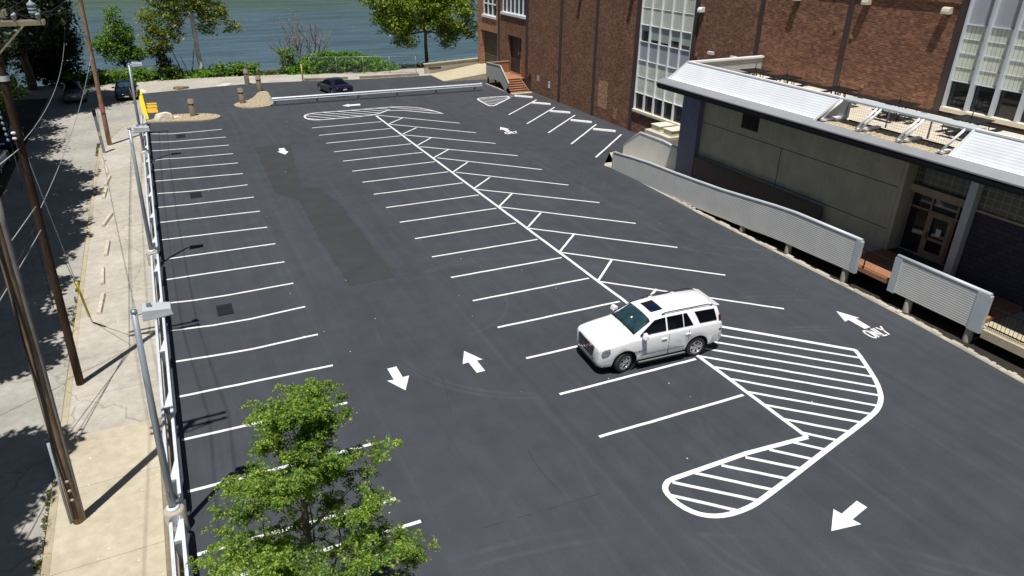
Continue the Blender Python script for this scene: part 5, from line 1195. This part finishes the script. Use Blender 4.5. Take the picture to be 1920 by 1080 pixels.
# sedans
def sed(L, W, H):
    h = L/2; w_ = W/2
    return [(h, w_*.70, .30, .52, w_*.5, .56, 0), (h-.08, w_*.88, .24, .60, w_*.6, .66, 0), (h-.35, w_*.96, .20, .70, w_*.7, .76, 0), (h-.9, w_, .19, .80, w_*.76, .88, 0), (h-1.35, w_, .19, .86, w_*.82, .95, 0),
            (h-2.0, w_, .19, .90, w_*.64, H-.10, 0), (h-2.5, w_, .19, .92, w_*.66, H, 0), (h-3.2, w_, .19, .93, w_*.65, H-.03, 0), (h-3.75, w_, .20, .95, w_*.60, H-.22, 0), (h-4.1, w_*.99, .22, .95, w_*.78, 1.03, 0), (-h+.12, w_*.93, .28, .92, w_*.74, 1.0, 0), (-h, w_*.82, .36, .78, w_*.6, .82, 0)]
def sedan(loc, rz, paint, label, cat='car', L=4.8, W=1.86, H=1.44, front=True):
    st = sed(L, W, H); h = L/2
    win = {'ref': 6, 'side': [('side_window', [(h-1.42, .95), (h-2.0, H-.16), (h-2.45, H-.13), (h-2.45, .96)]), ('side_window', [(h-2.52, .96), (h-2.52, H-.13), (h-3.1, H-.16), (h-3.65, .99)])]}
    t, R_, gp2 = car('parked_car', loc, rz, st, paint, (h-.88, -h+1.0), .33, label, cat, win, (4, 5, .08, .95), (8, 9, -.9, .85), 0)
    def c2(nm, mt, f, bevel=0): m = MB(); f(m); return m.build(nm, mt, t, bevel=bevel)
    w_ = W/2
    for s in (-1, 1):
        c2('headlight', 'lens_clear', lambda m: m.hull8([(h-.05, s*w_*.55, .52), (h+.0, s*w_*.6, .52), (h-.40, s*w_*.97, .58), (h-.42, s*w_*.8, .58)], [(h-.12, s*w_*.55, .66), (h-.05, s*w_*.62, .66), (h-.50, s*w_*.96, .75), (h-.5, s*w_*.75, .75)]))
        c2('taillight', 'lens_red', lambda m: m.box(-h-.01, -h+.25, s*w_*.74-.14, s*w_*.74+.14, .72, .88), .01)
        c2('mirror', paint, lambda m: m.hull8([(h-1.75, s*w_*.95, .93), (h-1.6, s*w_*.95, .93), (h-1.62, s*(w_+.2), .94), (h-1.72, s*(w_+.2), .94)], [(h-1.75, s*w_*.95, 1.05), (h-1.62, s*w_*.95, 1.05), (h-1.64, s*(w_+.18), 1.05), (h-1.72, s*(w_+.18), 1.05)]), .02)
        for x in (h-2.3, h-3.3): c2('door_handle', 'chrome', lambda m: m.box(x-.09, x+.09, s*w_-.012, s*w_+.018, .80, .825))
    c2('grille', 'plastic_black', lambda m: m.hull8([(h-.03, -.5, .30), (h+.015, -.45, .30), (h+.015, .45, .30), (h-.03, .5, .30)], [(h-.05, -.42, .55), (h+.01, -.38, .55), (h+.01, .38, .55), (h-.05, .42, .55)]))
    c2('front_plate', 'paper_white', lambda m: m.box(h+.016, h+.025, -.22, .22, .36, .46)) if front else None
    c2('licence_plate', 'paper_white', lambda m: m.box(-h-.02, -h+.0, -.17, .17, .60, .72)) 
    return t
nav = sedan((15.1, 69.9, 0), rad(101), 'car_navy', 'dark navy sedan parked behind the long far guardrail', front=False)
o = MB().lathe([(.07, -.0), (.07, .012), (.001, .013)], (-2.40, 0, .86), 14, 'X').build('rear_emblem', 'chrome', nav)
sedan((-2.98, 76.0, 0), rad(-91), 'car_black', 'black car facing the camera beside the yellow kerb')
sedan((-7.2, 76.4, 0), rad(91), 'car_silver', 'silver car parked under the dark trees at the end of the street', L=4.7, H=1.62, front=False)
sedan((-10.75, 60.8, 0), rad(92), 'car_blue', 'blue car in deep shade at the left edge of the street', front=False)
sedan((-11.0, 54.2, 0), rad(88), 'car_white', 'white car cut off by the left edge of the picture', front=False)
# broom by the black car
t = thing('push_broom', (-2.45, 72.3, 0), 'push broom standing in front of the black car', 'broom')
MB().tube([(0, 0, .08), (-.12, .3, 1.35)], .018, 6).build('handle', 'tan_board', t); MB().box(-.22, .22, -.05, .05, 0, .1).build('head', 'rock_brown', t, bevel=.01)

# ------------------------------------------------------------------ vegetation
def leaf_mesh(name, pts, size, mt, parent, up=.35, aspect=.6, spread=1.0, seed=1):
    r = np.random.default_rng(seed); N_ = len(pts); P = np.asarray(pts, float)
    nrm = r.normal(size=(N_, 3)); nrm[:, 2] = np.abs(nrm[:, 2])+up; nrm /= np.linalg.norm(nrm, axis=1)[:, None]
    t1 = np.cross(nrm, r.normal(size=(N_, 3))); t1 /= np.linalg.norm(t1, axis=1)[:, None]; t2 = np.cross(nrm, t1)
    s = size*r.uniform(.6, 1.35, (N_, 1)); a = t1*s; b = t2*s*aspect
    V = np.stack([P-a, P-b*.9+a*.1+nrm*s*.12, P+a, P+b*.9+a*.1+nrm*s*.12], 1).reshape(-1, 3)
    F = np.arange(N_*4).reshape(-1, 4)
    o = Vector((0, 0, 0)); q = parent
    while q is not None: o += Vector(q.location); q = q.parent
    V = V-np.array(o)
    me = bpy.data.meshes.new(name); me.vertices.add(N_*4); me.vertices.foreach_set('co', V.ravel())
    me.loops.add(N_*4); me.loops.foreach_set('vertex_index', F.ravel().astype(np.int32))
    me.polygons.add(N_); me.polygons.foreach_set('loop_start', np.arange(0, N_*4, 4, dtype=np.int32)); me.polygons.foreach_set('loop_total', np.full(N_, 4, np.int32))
    me.update(calc_edges=True); me.materials.append(MATS[mt]); ob = bpy.data.objects.new(name, me); COL.objects.link(ob); ob.parent = parent; return ob
def blob_points(blobs, n_clumps, per, cr, r, shell=.55):
    out = []
    vol = np.array([b_[3]**2 for b_ in blobs]); vol = vol/vol.sum()
    which = r.choice(len(blobs), n_clumps, p=vol); C_ = []
    for wi in which:
        x, y, z, R0 = blobs[wi][:4]; sq = blobs[wi][4] if len(blobs[wi]) > 4 else .8
        d = r.normal(size=3); d /= np.linalg.norm(d); k = r.uniform(shell, 1.05)**.7; c = np.array([x+d[0]*R0*k, y+d[1]*R0*k, z+d[2]*R0*k*sq]); C_.append(c)
        out.append(c+np.clip(r.normal(size=(per, 3)), -1.7, 1.7)*cr*np.array([1, 1, .55])*r.uniform(.6, 1.4))
    return np.concatenate(out), C_
def limb(mb, a, b_, r0, r1, rr, n_=6, wob=.12, sides=7):
    a = Vector(a); b_ = Vector(b_); L_ = (b_-a).length; pts = []; 
    for k in range(n_+1):
        s = k/n_; p = a.lerp(b_, s); amp = wob*L_*.25*math.sin(PI*s)
        p += Vector((rr.gauss(0, 1), rr.gauss(0, 1), rr.gauss(0, .6)))*amp*.5; p.z += .08*L_*math.sin(PI*s); pts.append(p)
    mb.tube(pts, [r0+(r1-r0)*k/n_ for k in range(n_+1)], sides); return pts
def tree(name, label, base, blobs, trunk_h, tr, mt, bark, n_clumps, per, cr, lsize, seed, group=None, shell=.5, twigs=30, lean=(0, 0)):
    t = thing(name, base, label, 'tree', group); rr = random.Random(seed); r = np.random.default_rng(seed)
    P, C_ = blob_points(blobs, n_clumps, per, cr, r, shell)
    m = MB(); top = Vector((base[0]+lean[0], base[1]+lean[1], base[2]+trunk_h)); limb(m, (base[0], base[1], base[2]-.3), top, tr, tr*.62, rr, 8, .05, 12)
    for x, y, z, R0, *_ in blobs:
        e_ = Vector((x, y, z)); limb(m, top-Vector((0, 0, rr.uniform(0, .35)*trunk_h*.5)), e_, tr*.42, tr*.12, rr)
        cs = [c for c in C_ if (Vector(c)-e_).length < R0*1.15][:max(2, int(twigs*R0*R0/sum(b_[3]**2 for b_ in blobs)))]
        for c in cs: limb(m, e_.lerp(top, rr.uniform(0, .45)), Vector(c), tr*.12, tr*.025, rr, 4, .2, 5)
    m.build('trunk', bark, t, True)
    leaf_mesh('crown', P, lsize, mt, t, seed=seed); return t

# foreground locust
def locust():
    base = Vector((.78, 10.05, 0)); t = thing('locust_tree', base, 'feathery green locust tree in the foreground above the guardrail side stalls', 'tree'); rr = random.Random(21); r = np.random.default_rng(21)
    m = MB(); top = base+Vector((.22, .0, 6.75)); spine = []
    N_ = 14
    for k in range(N_+1):
        s = k/N_; p = base.lerp(top, s)+Vector((.10*math.sin(s*7), .08*math.cos(s*5)-.08, 0)); spine.append(p)
    m.tube(spine, [.13*(1-.82*k/N_)+.004 for k in range(N_+1)], 12); tips = []
    def grow(a, d, L_, r0, depth):
        n_ = 5; pts = [a]; p = a.copy(); dd = d.copy()
        for k in range(n_):
            dd = (dd+Vector((rr.gauss(0, .14), rr.gauss(0, .14), rr.gauss(0, .10)+(.05 if depth < 2 else -.03)))).normalized(); p = p+dd*L_/n_; pts.append(p.copy())
        m.tube(pts, [max(.003, r0*(1-.75*k/n_)) for k in range(n_+1)], 6 if depth < 2 else 4)
        if depth >= 2:
            for q in pts[1:]: tips.append((q.copy(), dd.copy()))
        if depth < 3:
            nb = [4, 4, 3][depth]
            for k in range(nb):
                q = pts[min(n_, 2+k*(n_-1)//nb+rr.randint(0, 1))]; a_ = rr.uniform(-1, 1); side = Vector((-dd.y, dd.x, 0)).normalized()*(1 if k % 2 else -1)
                nd = (dd*.75+side*rr.uniform(.5, .95)+Vector((0, 0, rr.uniform(-.15, .45)))).normalized(); grow(q, nd, L_*rr.uniform(.42, .62), r0*.45, depth+1)
    for i in range(27):
        s = .33+.66*(i/26); k = int(s*N_); a = spine[min(N_, k)]; az = i*2.4+rr.uniform(-.3, .3); Lb = (1.62*(1-s)**.36+.24)*rr.choice([.65, .8, .95, 1.0])
        el = .25+.75*s*s
        grow(a, Vector((math.cos(az)*math.cos(el), math.sin(az)*math.cos(el), math.sin(el))), Lb, .045*(1.2-s), 1 if s > .25 else 0)
    m.build('trunk', 'bark', t, True)
    # compound leaves: drooping fronds with paired leaflets
    pts = []; keep = [tp_ for tp_ in tips if rr.random() < .80]
    for q, dd in keep:
        for _ in range(rr.randint(2, 4)):
            az = rr.uniform(0, 2*PI); fd = (Vector((math.cos(az), math.sin(az), rr.uniform(-.1, .5)))*.8+dd*.6).normalized(); L_ = rr.uniform(.12, .24); sd = Vector((-fd.y, fd.x, 0)).normalized(); p = q.copy()
            for k in range(7):
                f2 = fd+Vector((0, 0, -.16*k)); p = p+f2.normalized()*L_/7
                for sgn in (-1, 1): pts.append(p+sd*sgn*.026*(1.2-.08*k)+Vector((rr.gauss(0, .006), rr.gauss(0, .006), rr.gauss(0, .006))))
    print('locust leaflets', len(pts))
    leaf_mesh('crown', pts, .029, 'leaf_locust', t, up=.7, aspect=.55, seed=5)
locust()

# riverside trees
tree('riverside_tree', 'young green tree by the river between the tan pole and pale barked tree', (-3.2, 87.5, -2.2),
     [(-3.3, 87.5, 2.5, 1.8, .7), (-3.1, 87.5, 4.2, 1.5, .8), (-1.8, 87.4, 2.3, 1.2, .5), (-4.6, 87.4, 3.3, 1.0, .8), (-2.9, 87.5, 5.9, .85, 1.1)], 3.4, .17, 'leaf_mid', 'bark', 230, 34, .28, .13, 31, lean=(.2, 0))
tree('riverside_tree', 'tall pale barked tree with yellowing leaves beside the dead tree', (4.3, 84.8, -1.3),
     [(3.8, 84.8, 7.4, 2.2, .7), (1.2, 84.6, 5.6, 2.0, .8), (.5, 84.3, 3.6, 1.5, .8), (2.3, 84.5, 4.2, 1.2), (6.3, 84.8, 6.4, 1.7, .6), (5.2, 85, 8.6, 2.2), (1.8, 85, 8.4, 2.2), (7.9, 84.6, 4.9, .8), (5.3, 84.6, 5.0, 1.0)], 8.2, .27, 'leaf_yellow', 'pale_bark', 400, 26, .32, .15, 32, shell=.35, twigs=60, lean=(-.1, 0))
m = MB(); t = thing('leaning_tree', (1.9, 84.0, -.8), 'small ivy covered leaning tree beside the pale barked tree', 'tree'); rr = random.Random(4)
limb(m, (1.9, 84, -.9), (.6, 83.8, 2.9), .13, .05, rr); limb(m, (2.6, 84, -.9), (1.6, 84, 3.2), .09, .03, rr); limb(m, (2.9, 84, -.9), (4.1, 84, 3.6), .09, .03, rr); limb(m, (3.1, 84, -.8), (2.4, 84.2, 2.2), .07, .02, rr); m.build('trunk', 'bark', t, True)
r = np.random.default_rng(9); P, _ = blob_points([(1.5, 83.9, .4, .8, 1.2), (.9, 83.9, 1.6, .7, 1.2), (.5, 83.8, 2.7, .8)], 90, 30, .22, r, .1); leaf_mesh('crown', P, .11, 'leaf_dark', t, seed=9)
tree('riverside_tree', 'broad bright yellow green tree beside the brick building corner', (29.1, 82.6, -1.0),
     [(28.6, 82.6, 5.8, 3.1, .75), (25.3, 82.4, 5.2, 2.5, .65), (32.2, 82.6, 5.4, 2.8, .8), (26.6, 82.4, 3.0, 1.5, .7), (31.6, 82.4, 3.0, 1.5, .8), (29.2, 82.8, 8.4, 3.0, .8), (24.3, 82.3, 7.4, 2.3), (33.6, 82.8, 8, 2.4), (34.4, 81.9, 3.6, 1.2)], 5.4, .24, 'leaf_sycamore', 'bark', 760, 30, .42, .17, 33, shell=.4, twigs=60)
# dead tree
t = thing('dead_tree', (15.4, 84.0, -1.5), 'leafless grey dead tree with bare upright limbs behind the bright shrub', 'tree'); rr = random.Random(12); m = MB()
def dead(a, d, L_, r0, depth):
    p = a.copy(); pts = [a.copy()]; dd = d.copy()
    for k in range(6):
        dd = (dd+Vector((rr.gauss(0, .13), rr.gauss(0, .08), rr.gauss(0, .06)+.04))).normalized(); p = p+dd*L_/6; pts.append(p.copy())
    m.tube(pts, [max(.008, r0*(1-.8*k/6)) for k in range(7)], 5)
    if depth < 3:
        for k in range(3+(depth == 0)):
            q = pts[rr.randint(2, 5)]; nd = (dd+Vector((rr.uniform(-.8, .8), rr.uniform(-.5, .5), rr.uniform(-.1, .4)))).normalized(); dead(q, nd, L_*rr.uniform(.35, .6), r0*.45, depth+1)
for dx, L_ in ((-.42, 4.6), (-.16, 5.2), (.03, 5.6), (.24, 6.6), (.6, 4.3), (.33, 5.0), (-.28, 4.2), (-.7, 4.2), (.12, 5.4), (-.05, 4.8)):
    dead(Vector((15.2+dx*1.2, 84, -1.4)), Vector((dx, rr.uniform(-.15, .15), 1)).normalized(), L_, .13, 0)
m.build('trunk', 'dead_bark', t, True)
# bright shrub and bank growth
def shrub(name, label, blobs, mt, nc, per, cr, ls, seed, cat='shrub', up=.5):
    base = (blobs[0][0], blobs[0][1], -.3); t = thing(name, base, label, cat); r = np.random.default_rng(seed); P, C_ = blob_points(blobs, nc, per, cr, r, .55)
    m = MB(); rr = random.Random(seed)
    for c in C_[::6]: limb(m, (c[0]*.5+blobs[0][0]*.5+rr.uniform(-.3, .3), c[1], -.9), Vector(c), .03, .008, rr, 3, .2, 4)
    m.build('stems', 'bark', t, True); leaf_mesh('foliage', P, ls, mt, t, up=up, seed=seed)
shrub('riverside_shrub', 'large bright green spreading shrub behind the chain link fence', [(18, 82.0, .5, 1.7, .8), (15.6, 82.3, .4, 1.6, .8), (20.2, 81.4, .6, 1.6, .8), (22.0, 80.9, .45, 1.4, .7), (16.9, 82.2, 1.1, 1.3, .7), (13.7, 82.3, .0, 1.1, .7), (19.2, 81.8, 1.2, 1.2, .6), (23.6, 80.6, .0, 1.1, .6)], 'leaf_bright', 620, 34, .26, .15, 41)
shrub('riverside_shrub', 'thin pale leaved sapling at the left end of the bright shrub', [(12.9, 82.6, 1.0, .8, 1.2), (13.4, 82.6, 2.0, .7, 1.0), (12.6, 82.5, 2.2, .5)], 'leaf_mid', 60, 20, .2, .11, 42)
r = np.random.default_rng(50)
for (nm, x0, x1, y0, y1, zt, mt, lab, k) in (('bank_undergrowth', -9, 1.5, 83.4, 83.2, 1.5, 'leaf_mid', 'leafy green undergrowth along the river path left of the pale barked tree', 240), ('bank_undergrowth', 1.5, 5.6, 83.4, 83.2, .75, 'leaf_bright', 'low bright green undergrowth at the foot of the pale barked tree', 100), ('bank_undergrowth', 5.2, 9.6, 83.2, 82.6, 1.35, 'leaf_mid', 'rounded green undergrowth behind the far bollard', 120), ('bank_undergrowth', 9.2, 13.6, 82.6, 82.0, .10, 'leaf_weed', 'low dry green weeds between the far bollard and the bright shrub', 100), ('bank_undergrowth', 23, 34, 80.8, 79.6, .1, 'leaf_dark', 'dark low growth below the broad tree by the concrete wall', 150)):
    P = []
    for _ in range(k):
        x = r.uniform(x0, x1); s = (x-x0)/(x1-x0); y = y0+(y1-y0)*s+r.uniform(0, 2.6); c = np.array([x, y, -.15+r.uniform(-.2, 1)*(zt+.2)*(1-.25*abs(math.sin(x*2.1)))-.25*(y-y0)]); P.append(c+r.normal(size=(34, 3))*np.array([.32, .3, .16]))
    t = leaf_mesh(nm, np.concatenate(P), .16, mt, None, up=.6, seed=int(k)); tag(t, lab, 'undergrowth', None, 'stuff')
# street-side trees (left), dark mass by the river and trees that shade the street
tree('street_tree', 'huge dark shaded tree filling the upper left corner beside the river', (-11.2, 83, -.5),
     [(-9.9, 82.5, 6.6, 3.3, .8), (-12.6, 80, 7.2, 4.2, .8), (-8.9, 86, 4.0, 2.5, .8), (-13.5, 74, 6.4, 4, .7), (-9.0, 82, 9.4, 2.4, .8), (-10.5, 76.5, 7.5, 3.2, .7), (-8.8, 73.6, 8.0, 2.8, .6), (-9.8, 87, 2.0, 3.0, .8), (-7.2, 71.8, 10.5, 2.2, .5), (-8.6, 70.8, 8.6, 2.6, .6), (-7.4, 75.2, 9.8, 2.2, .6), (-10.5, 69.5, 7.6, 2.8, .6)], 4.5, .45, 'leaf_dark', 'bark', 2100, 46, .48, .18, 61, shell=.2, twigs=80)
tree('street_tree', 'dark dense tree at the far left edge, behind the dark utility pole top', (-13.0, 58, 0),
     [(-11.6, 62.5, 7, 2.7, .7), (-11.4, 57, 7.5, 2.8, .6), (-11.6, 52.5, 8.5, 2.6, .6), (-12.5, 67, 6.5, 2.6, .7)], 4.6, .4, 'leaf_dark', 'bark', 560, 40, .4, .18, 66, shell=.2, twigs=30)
tree('street_tree', 'green leafy tree at the left edge above the shaded street', (-13.2, 65, 0),
     [(-12.0, 66, 3.6, 1.9, .8), (-11.8, 69.5, 2.4, 1.5, .9), (-12.2, 62, 3.4, 1.5, .8)], 2.4, .25, 'leaf_mid', 'bark', 200, 34, .38, .14, 62, group=None)
for i, (lab, bx_, by_, blobs) in enumerate((
        ('shade tree outside the left edge casting the middle street shadow', -12.5, 44, [(-10.4, 45.5, 10.5, 2.8, .6), (-10.0, 41, 11, 2.7, .6), (-10.6, 50, 10, 2.8, .6), (-9.2, 38, 11, 2.2, .5), (-8.2, 43.2, 12, 1.3, .4), (-8.4, 47.5, 11, 1.4, .4)]),
        ('shade tree outside the left edge casting the long street shadow', -12.0, 33, [(-9.9, 34.5, 10.5, 2.6, .6), (-9.8, 30.6, 10.5, 2.5, .6), (-10, 26.5, 10, 2.5, .6), (-8.2, 36.2, 11.5, 1.2, .4), (-8.0, 27.2, 10, 1.0, .4), (-8.2, 24.6, 10, 1.1, .4)]),
        ('shade tree outside the left edge casting the nearest street shadow', -11.5, 17, [(-9.3, 17.2, 10, 2.4, .6), (-9.6, 13.8, 10, 2.4, .6), (-7.9, 18.3, 10, 1.3, .4), (-7.4, 17.6, 9.6, .8, .3)]))):
    tree('street_tree', lab, (bx_, by_, 0), blobs, 6, .3, 'leaf_mid', 'bark', 900, 40, .30, .17, 70+i, shell=.05, twigs=20, group='street trees along the left side')
nb_ = thing('sky_block_building', (-24, 38, 0), 'plain brick building added out of view left of the street to block sky light', 'building')  # unseen block added to cut sky light and deepen the street shade
MB().box(-32, -16.5, 4, 70, -.2, 13).build('wall', 'red_brick', nb_, True)
MB().box(-32.1, -16.4, 3.9, 70.1, 13.002, 13.3).build('parapet', 'pale_concrete', nb_, True)
for k in range(14): MB().box(-16.5, -16.44, 7+k*4.5, 8.6+k*4.5, 1.4, 3.6).build('window', 'dark_glass', nb_, True)
# weeds along the kerb
P = []
for _ in range(70):
    y = r.choice([29.5, 32.5, 56.0, 57.5, 17.5, 19.0, 16.2])+r.normal()*.8; P.append(np.array([-4.93+r.normal()*.05, y, .03])+np.abs(r.normal(size=(26, 3)))*np.array([.06, .12, .05])*np.array([1, 1, 1]))
tag(leaf_mesh('kerb_weeds', np.concatenate(P), .035, 'leaf_weed', None, seed=3), 'dry yellow green weeds growing in the street gutter', 'weeds', None, 'stuff')
# leaf litter
m = MB()
for _ in range(260):
    y = random.uniform(14, 60); x = random.choice([random.gauss(-4.95, .10), random.uniform(-4.6, -2)]) ; z = .0 if x < -4.84 else .118; s = random.uniform(.012, .04)
    a = random.uniform(0, PI); m.add([(x+s*math.cos(a), y+s*math.sin(a), z+.004), (x-s*math.sin(a), y+s*math.cos(a), z+.008), (x-s*math.cos(a), y-s*math.sin(a), z+.004), (x+s*math.sin(a), y-s*math.cos(a), z+.006)], [(0, 1, 2, 3)])
tag(m.build('leaf_litter', 'litter'), 'scattered bits of pale litter and dry leaves along the pavement', 'litter', None, 'stuff')
m = MB()
for _ in range(90):
    y = random.uniform(12, 60); x = random.uniform(-1, 25); s = random.uniform(.01, .03); m.add([(x+s, y, .006), (x, y+s, .009), (x-s, y, .006), (x, y-s, .008)], [(0, 1, 2, 3)])
tag(m.build('lot_litter', 'litter'), 'tiny pale specks of litter scattered over the parking lot asphalt', 'litter', None, 'stuff')
# remove label-less ids on nested empties
for o in SC.objects:
    if o.parent is not None:
        for k in ('label', 'category'):
            if k in o.keys() and not o[k]: del o[k]
SC.cycles.max_bounces = 6; SC.cycles.transparent_max_bounces = 8
